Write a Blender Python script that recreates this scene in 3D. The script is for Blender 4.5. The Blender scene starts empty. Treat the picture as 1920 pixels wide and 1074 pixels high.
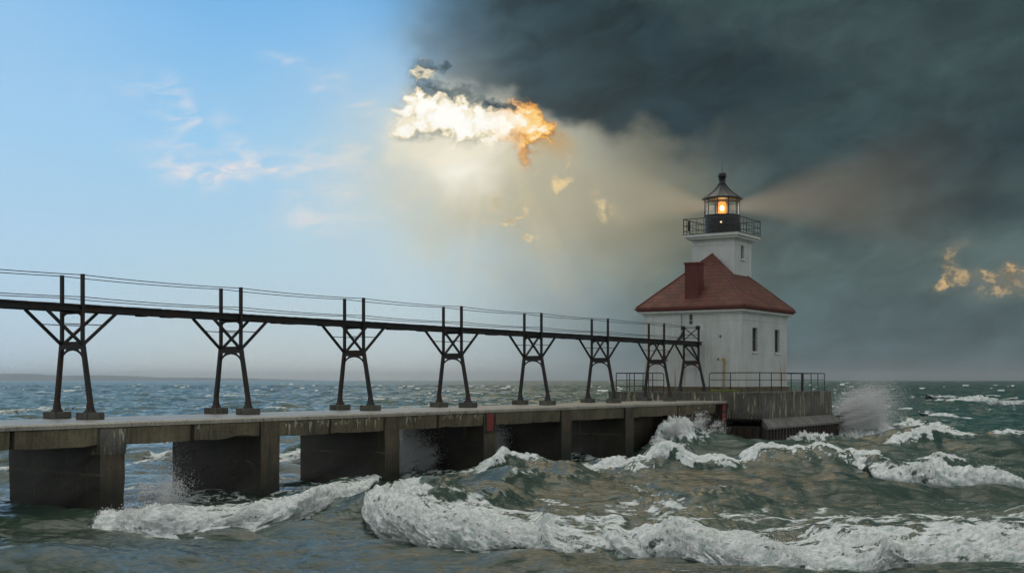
import bpy, math, random
import numpy as np
from mathutils import Vector

random.seed(7)
RNG = np.random.default_rng(11)
SC = bpy.context.scene
COL = SC.collection

# ------------------------------------------------------------------ frame
F = 2374.0                       # focal length in pixels of a 1920 px wide picture
HX, HY = 960.0, 712.5            # principal column, horizon row
EYE = 4.15                       # camera height over mean water
TH = math.radians(32.97)         # bearing of the pier, clockwise from +Y
DX, DY = math.sin(TH), math.cos(TH)
ROT = math.atan2(DY, DX)         # local x axis = along the pier, local y = to its left


def W(q, l, z):                  # pier coordinates (along, left, up) -> world
    return Vector((q * DX - l * DY, q * DY + l * DX, z))


# ------------------------------------------------------------------ objects
def tag(o, label=None, cat=None, group=None, kind=None):
    if label: o['label'] = label
    if cat: o['category'] = cat
    if group: o['group'] = group
    if kind: o['kind'] = kind
    return o


class Root:
    """an Empty at the base of a thing, aligned with the pier"""
    def __init__(s, name, q, l, z, label, cat, group=None):
        s.o = bpy.data.objects.new(name, None)
        s.o.empty_display_size = .3
        COL.objects.link(s.o)
        s.o.location = W(q, l, z)
        s.o.rotation_euler = (0, 0, ROT)
        s.b = (q, l, z)
        tag(s.o, label, cat, group)


class MB:
    """collects geometry in pier coordinates (q, l, z)"""
    def __init__(s):
        s.v, s.f = [], []

    def add(s, vs, fs):
        n = len(s.v)
        s.v += [tuple(map(float, v)) for v in vs]
        s.f += [tuple(i + n for i in f) for f in fs]
        return s

    def box(s, q0, q1, l0, l1, z0, z1):
        vs = [(q0, l0, z0), (q1, l0, z0), (q1, l1, z0), (q0, l1, z0), (q0, l0, z1), (q1, l0, z1), (q1, l1, z1), (q0, l1, z1)]
        return s.add(vs, [(0, 3, 2, 1), (4, 5, 6, 7), (0, 1, 5, 4), (1, 2, 6, 5), (2, 3, 7, 6), (3, 0, 4, 7)])

    def hexa(s, lo, hi):          # two quads, lower and upper, same order
        return s.add(list(lo) + list(hi), [(0, 3, 2, 1), (4, 5, 6, 7), (0, 1, 5, 4), (1, 2, 6, 5), (2, 3, 7, 6), (3, 0, 4, 7)])

    def tube(s, a, b, r0, r1=None, n=8, cap=True):
        r1 = r0 if r1 is None else r1
        a, b = Vector(a), Vector(b)
        d = (b - a).normalized()
        u = d.orthogonal().normalized(); w = d.cross(u)
        vs = []
        for c, r in ((a, r0), (b, r1)):
            for i in range(n):
                t = 2 * math.pi * (i + .5) / n
                vs.append(c + u * (r * math.cos(t)) + w * (r * math.sin(t)))
        fs = [(i, (i + 1) % n, n + (i + 1) % n, n + i) for i in range(n)]
        if cap: fs += [tuple(range(n - 1, -1, -1)), tuple(range(n, 2 * n))]
        return s.add(vs, fs)

    def bar(s, a, b, w, h):       # rectangular bar; w is across (horizontal), h the other way
        a, b = Vector(a), Vector(b)
        d = (b - a).normalized()
        up = Vector((0, 0, 1)) if abs(d.z) < .95 else Vector((1, 0, 0))
        x = d.cross(up).normalized() * (w / 2); y = x.cross(d).normalized() * (h / 2)
        lo = [a - x - y, a + x - y, a + x + y, a - x + y]
        hi = [b - x - y, b + x - y, b + x + y, b - x + y]
        return s.hexa(lo, hi)

    def path(s, pts, r, n=8):
        pts = [Vector(p) for p in pts]
        rings = []
        prev = None
        for i, p in enumerate(pts):
            d = (pts[min(i + 1, len(pts) - 1)] - pts[max(i - 1, 0)]).normalized()
            u = d.orthogonal().normalized() if prev is None else (prev - d * prev.dot(d)).normalized()
            prev = u; w = d.cross(u)
            rings.append([p + u * (r * math.cos(2 * math.pi * k / n)) + w * (r * math.sin(2 * math.pi * k / n)) for k in range(n)])
        vs = [v for ring in rings for v in ring]
        fs = []
        for i in range(len(pts) - 1):
            for k in range(n):
                fs.append((i * n + k, i * n + (k + 1) % n, (i + 1) * n + (k + 1) % n, (i + 1) * n + k))
        fs += [tuple(range(n - 1, -1, -1)), tuple((len(pts) - 1) * n + k for k in range(n))]
        return s.add(vs, fs)

    def lathe(s, c, prof, n=32, phase=0.0):   # prof: (radius, z) from bottom to top
        vs, fs = [], []
        for r, z in prof:
            for k in range(n):
                t = 2 * math.pi * (k + phase) / n
                vs.append((c[0] + r * math.cos(t), c[1] + r * math.sin(t), z))
        for i in range(len(prof) - 1):
            for k in range(n):
                fs.append((i * n + k, i * n + (k + 1) % n, (i + 1) * n + (k + 1) % n, (i + 1) * n + k))
        fs += [tuple(range(n - 1, -1, -1)), tuple((len(prof) - 1) * n + k for k in range(n))]
        return s.add(vs, fs)

    def build(s, name, mat, root=None, parent=None, smooth=False, bevel=0.0):
        """one mesh object, child of root.o (or of `parent`, a part of that root)"""
        b = root.b
        me = bpy.data.meshes.new(name)
        me.from_pydata([(v[0] - b[0], v[1] - b[1], v[2] - b[2]) for v in s.v], [], s.f)
        me.materials.append(mat)
        o = bpy.data.objects.new(name, me)
        COL.objects.link(o)
        o.parent = parent or root.o
        if smooth:
            me.shade_smooth()
            try: me.set_sharp_from_angle(angle=math.radians(40))
            except Exception: pass
        if bevel:
            m = o.modifiers.new('bevel', 'BEVEL'); m.width = bevel; m.segments = 2
            m.limit_method = 'ANGLE'; m.angle_limit = math.radians(40)
        return o


def copy_tree(o, parent=None):
    c = o.copy(); COL.objects.link(c)
    if parent: c.parent = parent
    for ch in list(o.children): copy_tree(ch, c)
    return c


# ------------------------------------------------------------------ node helper
class Ex:
    """a node socket one can calculate with"""
    def __init__(s, g, k): s.g, s.k = g, k
    def _m(s, op, *a, clamp=False): return s.g.math(op, s, *a, clamp=clamp)
    def __add__(s, o): return s._m('ADD', o)
    __radd__ = __add__
    def __mul__(s, o): return s._m('MULTIPLY', o)
    __rmul__ = __mul__
    def __sub__(s, o): return s._m('SUBTRACT', o)
    def __rsub__(s, o): return s.g.math('SUBTRACT', o, s)
    def __truediv__(s, o): return s._m('DIVIDE', o)
    def __pow__(s, o): return s._m('POWER', o)
    def __neg__(s): return s * -1.0


class G:
    def __init__(s, tree): s.t = tree; s.n = tree.nodes; s.l = tree.links

    def put(s, sock, v):
        if isinstance(v, Ex): s.l.new(v.k, sock)
        elif isinstance(v, (tuple, list)):
            sock.default_value = tuple(v) + ((1.0,) if len(v) == 3 and len(sock.default_value) == 4 else ())
        else: sock.default_value = v

    def math(s, op, *a, clamp=False):
        n = s.n.new('ShaderNodeMath'); n.operation = op; n.use_clamp = clamp
        for i, v in enumerate(a): s.put(n.inputs[i], v)
        return Ex(s, n.outputs[0])

    def vec(s, x, y, z=0.0):
        n = s.n.new('ShaderNodeCombineXYZ')
        for i, v in enumerate((x, y, z)): s.put(n.inputs[i], v)
        return Ex(s, n.outputs[0])

    def sep(s, v):
        n = s.n.new('ShaderNodeSeparateXYZ'); s.put(n.inputs[0], v)
        return [Ex(s, k) for k in n.outputs]

    def ss(s, x, a, b, lo=0.0, hi=1.0, kind='SMOOTHSTEP'):
        n = s.n.new('ShaderNodeMapRange'); n.interpolation_type = kind; n.clamp = True
        s.put(n.inputs[0], x)
        for i, v in enumerate((a, b, lo, hi)): s.put(n.inputs[i + 1], v)
        return Ex(s, n.outputs[0])

    def noise(s, v, scale=1.0, detail=4.0, rough=.5, dist=0.0, lac=2.0, color=False):
        n = s.n.new('ShaderNodeTexNoise'); n.noise_dimensions = '3D'
        s.put(n.inputs['Vector'], v)
        for k, x in (('Scale', scale), ('Detail', detail), ('Roughness', rough), ('Distortion', dist), ('Lacunarity', lac)): s.put(n.inputs[k], x)
        return Ex(s, n.outputs['Color' if color else 'Fac'])

    def voro(s, v, scale=1.0, feature='DISTANCE_TO_EDGE', rnd=1.0):
        n = s.n.new('ShaderNodeTexVoronoi'); n.feature = feature
        s.put(n.inputs['Vector'], v); s.put(n.inputs['Scale'], scale); s.put(n.inputs['Randomness'], rnd)
        return Ex(s, n.outputs['Distance'])

    def ramp(s, x, stops, interp='LINEAR'):
        n = s.n.new('ShaderNodeValToRGB'); n.color_ramp.interpolation = interp
        el = n.color_ramp.elements
        while len(el) < len(stops): el.new(.5)
        for e, (p, c) in zip(el, stops): e.position = p; e.color = tuple(c) + (1,) if len(c) == 3 else c
        s.put(n.inputs[0], x)
        return Ex(s, n.outputs[0])

    def mix(s, f, a, b, mode='MIX'):
        n = s.n.new('ShaderNodeMix'); n.data_type = 'RGBA'; n.blend_type = mode; n.clamp_factor = True
        s.put(n.inputs[0], f); s.put(n.inputs[6], a); s.put(n.inputs[7], b)
        return Ex(s, n.outputs[2])

    def vmul(s, v, f):
        n = s.n.new('ShaderNodeVectorMath'); n.operation = 'MULTIPLY'
        s.put(n.inputs[0], v); s.put(n.inputs[1], f)
        return Ex(s, n.outputs[0])

    def vadd(s, v, f):
        n = s.n.new('ShaderNodeVectorMath'); n.operation = 'ADD'
        s.put(n.inputs[0], v); s.put(n.inputs[1], f)
        return Ex(s, n.outputs[0])

    def vscale(s, v, f):
        n = s.n.new('ShaderNodeVectorMath'); n.operation = 'SCALE'
        s.put(n.inputs[0], v); s.put(n.inputs[3], f)
        return Ex(s, n.outputs[0])

    def bump(s, h, strength=.3, dist=.02, normal=None):
        n = s.n.new('ShaderNodeBump')
        s.put(n.inputs['Height'], h); s.put(n.inputs['Strength'], strength); s.put(n.inputs['Distance'], dist)
        if normal is not None: s.put(n.inputs['Normal'], normal)
        return Ex(s, n.outputs[0])

    def attr(s, name):
        n = s.n.new('ShaderNodeAttribute'); n.attribute_name = name
        return Ex(s, n.outputs['Fac'])

    def coord(s, which='Object'):
        n = s.n.new('ShaderNodeTexCoord'); return Ex(s, n.outputs[which])

    def pos(s):
        n = s.n.new('ShaderNodeNewGeometry'); return Ex(s, n.outputs['Position'])


def srgb(r, g, b):
    f = lambda c: c / 255 / 12.92 if c <= 10 else ((c / 255 + .055) / 1.055) ** 2.4
    return (f(r), f(g), f(b))


def new_mat(name):
    m = bpy.data.materials.new(name); m.use_nodes = True
    t = m.node_tree
    p = t.nodes['Principled BSDF']
    return m, G(t), p


def simple(name, col, rough=.6, metal=0.0, var=.25, scale=6.0, bump=.1, spec=.5):
    m, g, p = new_mat(name)
    v = g.coord('Object')
    n = g.noise(v, scale, 6, .6)
    n2 = g.noise(v, scale * .17, 3, .5)
    k = g.ss(n * .6 + n2 * .4, .3, .7, 1 - var, 1 + var)
    g.put(p.inputs['Base Color'], g.vscale(tuple(col), k))
    g.put(p.inputs['Roughness'], g.ss(n, .3, .7, rough - .08, rough + .08))
    p.inputs['Metallic'].default_value = metal
    p.inputs['Specular IOR Level'].default_value = spec
    if bump: g.put(p.inputs['Normal'], g.bump(n, bump, .01))
    return m


def steel_mat(name, col, rust, amount=.5):
    m, g, p = new_mat(name)
    v = g.pos()
    n = g.noise(v, 5, 8, .65, .4)
    n2 = g.noise(v, 1.3, 4, .5)
    f = g.ss(n * .6 + n2 * .4, .62 - amount * .2, .72 - amount * .2)
    c = g.mix(f, col, rust)
    g.put(p.inputs['Base Color'], c)
    g.put(p.inputs['Roughness'], g.ss(f, 0, 1, .5, .85))
    g.put(p.inputs['Normal'], g.bump(n, .25, .01))
    return m


def concrete_mat(name, light, dark, wet_lo, wet_hi, algae=(.02, .024, .012), crust=0.0, dry=.82, shade_side=False):
    """weathered concrete: mottled, run down by vertical streaks; soaked and algae-dark up to the splash line"""
    m, g, p = new_mat(name)
    P = g.pos()
    x, y, z = g.sep(P)
    v = g.vec(x, y, z)
    n = g.noise(v, 1.1, 8, .62, .3)
    fine = g.noise(v, 14, 6, .6)
    streak = g.noise(g.vmul(v, (5.5, 5.5, .45)), 1.0, 6, .6, .25)
    blot = g.noise(g.vadd(v, (13, 4, 2)), .55, 6, .6, .5)
    c = g.mix(g.ss(n * .5 + streak * .5, .36, .66), dark, light)
    c = g.mix(g.ss(streak, .52, .66) * .85, c, g.vscale(c, .30))
    # splash line, ragged
    zz = z + (streak - .5) * 1.6 + (blot - .5) * 1.2
    wet_and_shade = g.ss(zz, wet_hi, wet_lo)
    if shade_side:                       # painted shade on faces not turned to the near side, in the same mask as the splash wetness
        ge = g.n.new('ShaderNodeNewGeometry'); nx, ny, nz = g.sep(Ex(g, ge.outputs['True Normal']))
        wet_and_shade = g.math('MAXIMUM', wet_and_shade, g.ss(nx * DY - ny * DX + (blot - .5) * .6 + (streak - .5) * .8, .75, .3) * .88)
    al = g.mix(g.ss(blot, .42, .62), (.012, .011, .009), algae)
    c = g.mix(wet_and_shade * .93, c, al)
    tide = g.ss(g.math('ABSOLUTE', z - 1.25 + (n - .5) * .35 + (fine - .5) * .2), .055, .0)
    c = g.mix(tide * g.ss(blot, .46, .6) * .6 * wet_and_shade, c, (.20, .17, .12))
    # rusty and ochre run marks
    st2 = g.noise(g.vmul(g.vadd(v, (3, 7, 0)), (7, 7, .35)), 1.0, 5, .6, .2)
    c = g.mix(g.ss(st2, .6, .72) * g.ss(blot, .45, .6) * .8, c, (.17, .085, .032))
    if crust:
        cr = g.noise(g.vmul(g.vadd(v, (31, 7, 5)), (4.5, 4.5, .6)), 1.0, 7, .62, .5)
        c = g.mix(g.ss(cr, .56, .62) * crust * (1 - g.ss(blot, .55, .7)), c, (.42, .37, .25))
    c = g.vscale(c, g.ss(fine, .25, .75, .72, 1.25))
    g.put(p.inputs['Base Color'], c)
    g.put(p.inputs['Roughness'], g.mix(wet_and_shade, (dry, dry, dry), (.42, .42, .42)))
    h = n * .5 + fine * .25 + streak * .35
    g.put(p.inputs['Normal'], g.bump(h, .55, .03))
    return m

# ------------------------------------------------------------------ camera
cd = bpy.data.cameras.new('camera'); cam = bpy.data.objects.new('camera', cd); COL.objects.link(cam)
cam.location = (0, 0, EYE); cam.rotation_euler = (math.pi / 2, 0, 0)
cd.sensor_width = 36.0; cd.lens = F / 1920 * 36
cd.shift_y = (HY - 537) / 1920
cd.clip_start = .1; cd.clip_end = 60000
SC.camera = cam
SC.view_settings.view_transform = 'Standard'; SC.view_settings.look = 'None'
SC.view_settings.exposure = 0; SC.view_settings.gamma = 1
SC.view_settings.use_curve_mapping = False
SC.cycles.max_bounces = 14; SC.cycles.diffuse_bounces = 12; SC.cycles.transparent_max_bounces = 12
SC.cycles.volume_bounces = 0
SC.cycles.use_denoising = True
SC.cycles.use_adaptive_sampling = True; SC.cycles.adaptive_threshold = .02; SC.cycles.adaptive_min_samples = 8

SUN_AZ, SUN_EL = -2.2, 63.0      # degrees, azimuth from +Y towards +X


# ------------------------------------------------------------------ sky
def ae(px, py):                  # where a point of the sky stands: azimuth, elevation in degrees
    a = math.atan((px - HX) / F)
    return math.degrees(a), math.degrees(math.atan((HY - py) / F * math.cos(a)))


KD = 24.0 / 1000                 # degrees per picture pixel, about


def build_world():
    w = bpy.data.worlds.new('World'); SC.world = w; w.use_nodes = True
    t = w.node_tree; g = G(t)
    bg = t.nodes['Background']
    d = g.coord('Generated')
    x, y, z = g.sep(d)
    A = g.math('ARCTAN2', x, y) * (180 / math.pi)
    E0 = g.math('ARCSINE', g.math('MINIMUM', g.math('MAXIMUM', z, -1.0), 1.0)) * (180 / math.pi)
    E = g.math('MAXIMUM', E0, 0.0)
    # turbulence of the cloud field
    base = g.vec(A, E * 1.25, 0.0)
    wc = g.sep(g.noise(base, .30, 2.5, .5, color=True))
    wf = g.sep(g.noise(g.vadd(base, (7, 3, 5)), .8, 6, .62, color=True))
    A1 = A + (wc[0] - .5) * 5.0; E1 = E + (wc[1] - .5) * 3.6
    A2 = A + (wc[0] - .5) * 1.6 + (wf[0] - .5) * 1.9
    E2 = E + (wc[1] - .5) * 1.3 + (wf[1] - .5) * 1.5

    def gauss(a, e, px, py, sx, sy, rot=0.0):
        ca, ce = ae(px, py)
        u = a - ca; v = e - ce
        if rot:
            c, s_ = math.cos(math.radians(rot)), math.sin(math.radians(rot))
            u, v = u * c + v * s_, v * c - u * s_
        u = u * (1 / (sx * KD)); v = v * (1 / (sy * KD))
        return g.math('EXPONENT', (u * u + v * v) * -1.0)

    def total(lst):
        r = lst[0]
        for k in lst[1:]: r = r + k
        return r

    # clear side
    clear = g.ramp(E * .05, [(0, srgb(205, 210, 205)), (.06, srgb(197, 211, 214)), (.27, srgb(180, 212, 230)),
                             (.52, srgb(156, 205, 239)), (.84, srgb(118, 182, 234)), (1, srgb(104, 170, 228))])
    paler = g.ss(A, -12.0, -23.0)
    clear = g.mix(paler * .38, clear, srgb(176, 210, 240))
    # high thin cirrus
    ci = total([gauss(A1, E1, 350, 205, 55, 30, -35), gauss(A1, E1, 395, 285, 110, 36, -8), gauss(A1, E1, 430, 310, 90, 20, -6),
                gauss(A1, E1, 570, 140, 75, 16, -18) * .9, gauss(A1, E1, 590, 400, 70, 22, 0), gauss(A1, E1, 640, 290, 100, 26, 5),
                gauss(A1, E1, 560, 335, 160, 20, -4) * .8, gauss(A1, E1, 250, 165, 60, 22, 10) * .5, gauss(A1, E1, 690, 205, 50, 14, 8) * .8,
                gauss(A1, E1, 720, 350, 110, 40, 0) * .6])
    fib = g.noise(g.vec((A * .95 + E * .35) * .5, (E - A * .18) * 1.5, 2.0), 1.0, 5, .58, .7)
    ci = ci * g.ss(fib, .34, .72)
    clear = g.mix(g.math('MULTIPLY', ci, .78, clamp=True), clear, srgb(224, 224, 230))

    # storm side
    storm = g.ramp(E * .05, [(0, srgb(84, 103, 106)), (.06, srgb(76, 96, 102)), (.25, srgb(80, 99, 98)), (.38, srgb(70, 88, 88)),
                             (.5, srgb(46, 65, 70)), (.66, srgb(50, 68, 70)), (.84, srgb(47, 68, 71)), (1, srgb(46, 65, 68))])
    u = A * .97 + E * .24; v = E * .97 - A * .24      # long bands climbing to the right
    band = g.noise(g.vec(u * .09, v * .33, 3.0), 1.0, 4, .5, .6)
    storm = g.vscale(storm, g.ss(band, .3, .7, .80, 1.22))
    soft = g.noise(g.vadd(base, (1, 9, 2)), .42, 4, .5, .4)
    storm = g.vscale(storm, g.ss(soft, .3, .7, .9, 1.1))
    dark = total([gauss(A1, E1, 1700, 345, 330, 55, 10) * .8, gauss(A1, E, 1880, 400, 160, 34, 0) * .7, gauss(A1, E1, 1360, 215, 260, 55, 0) * .6])
    storm = g.mix(g.math('MULTIPLY', dark, .85, clamp=True), storm, srgb(31, 49, 57))
    lift = total([gauss(A1, E1, 1560, 80, 260, 80, 0), gauss(A1, E1, 1330, 60, 90, 60, 0)])
    storm = g.mix(g.math('MULTIPLY', lift, .45, clamp=True), storm, srgb(64, 81, 84))

    bill = g.noise(g.vadd(g.vec(u * .42, v * .8, 0.0), (11, 2, 6)), 1.0, 6, .6, .6)
    storm = g.vscale(storm, g.ss(bill, .28, .72, .90, 1.22))

    # the two meet
    tt = E * (1 / 16.7)
    ctr = g.ss(tt, .5, .98, 1.2, -3.5)
    wid = g.ss(tt, .42, .95, 7.0, 4.3)
    sk = g.ss((A + (wc[0] - .5) * 2.2 - ctr) / wid, -1.0, 1.0)
    sky = g.mix(sk, clear, storm)

    # warm light of the hidden sun in the thin cloud
    glow = gauss(A, E1, 895, 310, 250, 170)
    sky = g.mix(g.math('MULTIPLY', glow, .80, clamp=True), sky, srgb(234, 226, 196))
    g2 = gauss(A1, E1, 1010, 380, 240, 130, -12)
    sky = g.mix(g.math('MULTIPLY', g2, .60, clamp=True), sky, srgb(172, 160, 124))
    g2b = gauss(A1, E1, 1190, 390, 150, 80, -10)
    sky = g.mix(g.math('MULTIPLY', g2b, .45, clamp=True), sky, srgb(130, 126, 104))
    core = gauss(A2, E2, 862, 300, 62, 48)
    sky = g.mix(g.math('MULTIPLY', core, .95, clamp=True), sky, (1.05, 1.03, .95))
    grey = total([gauss(A2, E2, 800, 265, 60, 18, 12), gauss(A2, E2, 900, 300, 70, 12, 5) * .4])
    sky = g.mix(g.math('MULTIPLY', grey, .5, clamp=True), sky, srgb(182, 194, 184))

    # dark ragged under-edge of the storm above the gap
    cap = total([gauss(A1, E1, 1080, 60, 330, 95, -6) * 1.2, gauss(A1, E1, 900, 120, 110, 60, 0), gauss(A1, E1, 1140, 165, 170, 45, 0) * .9, gauss(A1, E1, 1330, 175, 240, 60, 4) * .8])
    puffy = g.noise(g.vadd(g.vec(u * .30 + wc[0] * 1.2, v * .62 + wc[1], 0.0), (2, 8, 3)), 1.0, 6, .56, .35)
    capk = g.ss(puffy, .3, .68, .80, 1.55)
    sky = g.mix(g.ss(cap + (wf[0] - .5) * .7 + (puffy - .5) * .7, .12, .95) * g.ss(A + (wc[0] - .5) * 2.5, -7.2, .9, .0, .94), sky, g.vscale(g.mix(g.ss(A1, -2.0, 4.0), srgb(50, 72, 82), srgb(31, 49, 56)), capk))
    # the gap: thin glowing cloud, torn into white and gold
    fine = g.ss(g.noise(g.vadd(g.vec(A2 * 1.1, E2 * 1.3, 0.0), (3, 1, 8)), 1.7, 6, .55, .12), .3, .7)
    blobs = [(776, 192, 40, 36, 1), (830, 208, 46, 34, 1), (880, 234, 54, 32, 1), (932, 242, 54, 26, 1), (985, 243, 42, 26, .95), (1022, 248, 26, 18, .8), (982, 205, 20, 22, .75),
             (982, 302, 13, 22, .75), (994, 276, 15, 15, .6), (790, 124, 22, 16, .6), (838, 126, 13, 9, .45), (760, 244, 22, 12, .5)]
    halo = total([gauss(A1, E1, a, b + 26, c * 1.9, d * 2.0) * (.8 * k) for a, b, c, d, k in blobs[:6]])
    sky = g.mix(g.ss(halo, .15, 1.9) * .8, sky, g.mix(g.ss(A, ae(930, 0)[0], ae(1040, 0)[0]), srgb(240, 232, 208), srgb(190, 158, 108)))
    lum = total([gauss(A2, E2, a, b, c, d) * k for a, b, c, d, k in blobs])
    # ragged dark cloud hanging into it from above
    shred = total([gauss(A1, E1, 890, 126, 105, 34, -6) * 1.4, gauss(A1, E1, 975, 148, 70, 30, -10) * 1.2, gauss(A2, E2, 938, 203, 34, 12, 0) * 1.1, gauss(A2, E2, 885, 184, 60, 14, -14) * .8, gauss(A2, E2, 815, 160, 40, 14, -20) * .7, gauss(A2, E2, 790, 250, 40, 12, 10) * .5])
    edge_n = (fine - .5) * 1.1
    thin = lum * .80 - shred * .72 + edge_n * .95
    wgt = g.ss(lum + edge_n * .45 * g.ss(lum, .06, .4) + shred * .22 * g.ss(lum, .02, .2), .08, .75)
    cl = g.mix(g.ss(A, ae(760, 0)[0], ae(900, 0)[0]), srgb(104, 128, 142), srgb(50, 68, 75))
    gL = g.ramp(g.ss(thin, -.5, 1.35, kind='LINEAR'), [(0, srgb(58, 78, 88)), (.2, srgb(104, 118, 120)), (.36, srgb(196, 190, 168)), (.54, srgb(246, 234, 204)), (.75, (1.0, .98, .91)), (1, (1.05, 1.04, .98))])
    gR = g.ramp(g.ss(thin, -.5, 1.45, kind='LINEAR'), [(0, srgb(48, 64, 68)), (.2, srgb(92, 84, 66)), (.36, srgb(178, 122, 66)), (.54, srgb(236, 170, 84)), (.75, srgb(255, 212, 132)), (1, srgb(255, 247, 226))])
    sky = g.mix(wgt, sky, g.mix(g.ss(A2, ae(905, 0)[0], ae(1000, 0)[0]), gL, gR))
    # torn lit cloudlets below
    # faint shafts fanning out under the gap
    cA, cE = ae(925, 215)
    ra_ = g.math('ARCTAN2', A - cA, cE - E)
    ray = g.noise(g.vec(ra_ * 3.4, 4.0, 1.0), 1.0, 3, .55)
    fan = g.ss(ra_, -1.1, -.5) * g.ss(ra_, 1.25, .6) * gauss(A, E, 935, 400, 190, 190)
    sky = g.mix(g.ss(ray, .42, .68) * fan * .13, sky, srgb(244, 226, 186))
    bit = total([gauss(A2, E2, 1047, 345, 18, 20) * .8, gauss(A2, E2, 930, 376, 14, 14) * .8, gauss(A2, E2, 962, 412, 22, 8, 30), gauss(A2, E2, 984, 392, 10, 18, -20) * .8, gauss(A2, E2, 940, 420, 16, 8, 10) * .6,
                 gauss(A2, E2, 985, 446, 14, 12, 10) * .85, gauss(A2, E2, 1012, 432, 12, 9) * .6, gauss(A2, E2, 908, 414, 10, 9) * .7, gauss(A2, E2, 1015, 324, 18, 6, 20) * .8, gauss(A2, E2, 1060, 300, 12, 14) * .5, gauss(A1, E1, 1150, 370, 40, 34, -30) * .45])
    bit = bit + (fine - .5) * 1.0 * g.ss(bit, .05, .5)
    sky = g.mix(g.ss(bit, -.1, 1.3) * .35, sky, srgb(214, 196, 152))
    sky = g.mix(g.ss(bit, .15, 1.4) * .75, sky, g.mix(g.ss(wf[1] + (fine - .5) * .3, .38, .62), srgb(184, 160, 118), srgb(246, 216, 158)))
    far = total([gauss(A2, E2, 1800, 456, 22, 9, 12), gauss(A2, E2, 1768, 532, 20, 9, 20), gauss(A2, E2, 1785, 500, 14, 30) * .6, gauss(A2, E2, 1885, 528, 48, 24, 8),
                 gauss(A2, E2, 1895, 498, 16, 14) * .9, gauss(A2, E2, 1832, 512, 34, 8) * .8, gauss(A2, E2, 1960, 520, 40, 24)])
    sky = g.mix(g.math('MULTIPLY', far, .38, clamp=True), sky, srgb(140, 128, 108))
    far2 = far + (fine - .5) * 1.4 * g.ss(far, .05, .6)
    sky = g.mix(g.ss(far2, .20, 1.8) * .85, sky, g.mix(g.ss(wf[1] + (fine - .5) * .35, .36, .64), srgb(112, 104, 90), srgb(222, 186, 130)))

    # overhead and behind: even cloud cover lit by the clear half of the sky
    nis = g.n.new('ShaderNodeTexSky'); nis.sky_type = 'NISHITA'; nis.sun_disc = False
    nis.sun_elevation = math.radians(SUN_EL); nis.sun_rotation = math.radians(SUN_AZ)
    nis.air_density = 1.0; nis.dust_density = 1.0; nis.ozone_density = 1.5
    ns = g.vscale(Ex(g, nis.outputs[0]), .06)
    over = g.mix(g.ss(soft, .35, .65), (.62, .65, .64), (.80, .83, .82))
    over = g.mix(.25, over, ns)
    aa = g.math('ABSOLUTE', A)
    over = g.mix(g.ss(A, -6.0, 8.0) * g.ss(aa, 105.0, 75.0) * g.ss(E, 70.0, 40.0) * .85, over, (.085, .115, .12))
    ahead = g.ss(aa, 60.0, 34.0) * g.ss(E, 34.0, 17.5)
    sky = g.mix(ahead, over, sky)
    op = g.math('EXPONENT', (((A - 5.0) * (1 / 7.0)) ** 2.0 + ((E - 30.0) * (1 / 4.5)) ** 2.0) * -1.0) * g.ss(E, 19.0, 24.0)  # unseen warm opening added above the view, for gold glints on the water
    sky = g.mix(g.ss(op + (wc[2] - .5) * .9, .15, .7) * g.ss(op, .03, .3), sky, (2.6, 1.75, .9))
    below = g.ss(E0, -1.0, -6.0)
    sky = g.mix(below, sky, (.03, .05, .05))
    g.put(bg.inputs['Color'], sky)
    bg.inputs['Strength'].default_value = 1.0


build_world()

sl = bpy.data.lights.new('sun', 'SUN'); sun = bpy.data.objects.new('sun', sl); COL.objects.link(sun)
sl.energy = .6; sl.angle = math.radians(45); sl.color = (1.0, .90, .74)
LAZ, LEL = math.radians(SUN_AZ), math.radians(SUN_EL)      # the light comes out through the thin cloud round and above the gap
sd = Vector((math.sin(LAZ) * math.cos(LEL), math.cos(LAZ) * math.cos(LEL), math.sin(LEL)))
sun.rotation_euler = sd.to_track_quat('Z', 'Y').to_euler()
sun.location = sd * 200

# ------------------------------------------------------------------ materials
M_BEAM = concrete_mat('beam_concrete', (.21, .175, .105), (.085, .07, .042), 1.2, 2.5, crust=.0)
M_DECK = concrete_mat('deck_concrete', (.42, .39, .32), (.27, .25, .2), -9, -8, dry=.42)
M_PILE = concrete_mat('piling_concrete', (.15, .115, .07), (.05, .04, .026), .1, 2.2, algae=(.020, .021, .010), shade_side=True)
M_CAIS = concrete_mat('caisson_concrete', (.18, .17, .145), (.08, .076, .062), 1.2, 2.3, algae=(.085, .085, .024), crust=1.0)
M_APRON = concrete_mat('apron_concrete', (.25, .245, .22), (.12, .115, .105), .2, .7)
M_FOOT = concrete_mat('footing_concrete', (.14, .135, .11), (.06, .057, .045), -9, -8)
M_STEEL = steel_mat('dark_steel', (.012, .011, .011), (.06, .026, .013), .6)
M_CABLE = simple('cable_steel', (.03, .03, .03), .5, .3)
M_TIMBER = simple('weathered_timber', (.022, .019, .017), .8, 0, .4, 9, .4)
M_RAIL = steel_mat('railing_steel', (.022, .024, .024), (.05, .03, .02), .3)
M_REDRUST = steel_mat('red_painted_steel', (.22, .035, .025), (.07, .025, .015), .3)
M_SHEET = steel_mat('sheet_pile_steel', (.03, .022, .017), (.06, .028, .018), .6)
M_BLACK = simple('black_paint', (.012, .013, .013), .42, 0, .3, 5, .08)
M_LROOF = simple('lantern_roof_metal', (.055, .058, .052), .45, .2, .3, 4, .08)
M_DARKGLASS = simple('dark_window_glass', (.012, .014, .016), .12, 0, .2, 2, 0)
M_FRAME = simple('window_frame_paint', (.10, .09, .075), .6, 0, .3)
M_ROCK = simple('wet_rock', (.022, .021, .02), .4, 0, .5, 3, .6)
M_YELLOW = simple('yellow_paint', (.42, .27, .05), .6, 0, .3)
M_CURTAIN = simple('lantern_inner_panel', (.48, .34, .2), .8, 0, .1)


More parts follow.
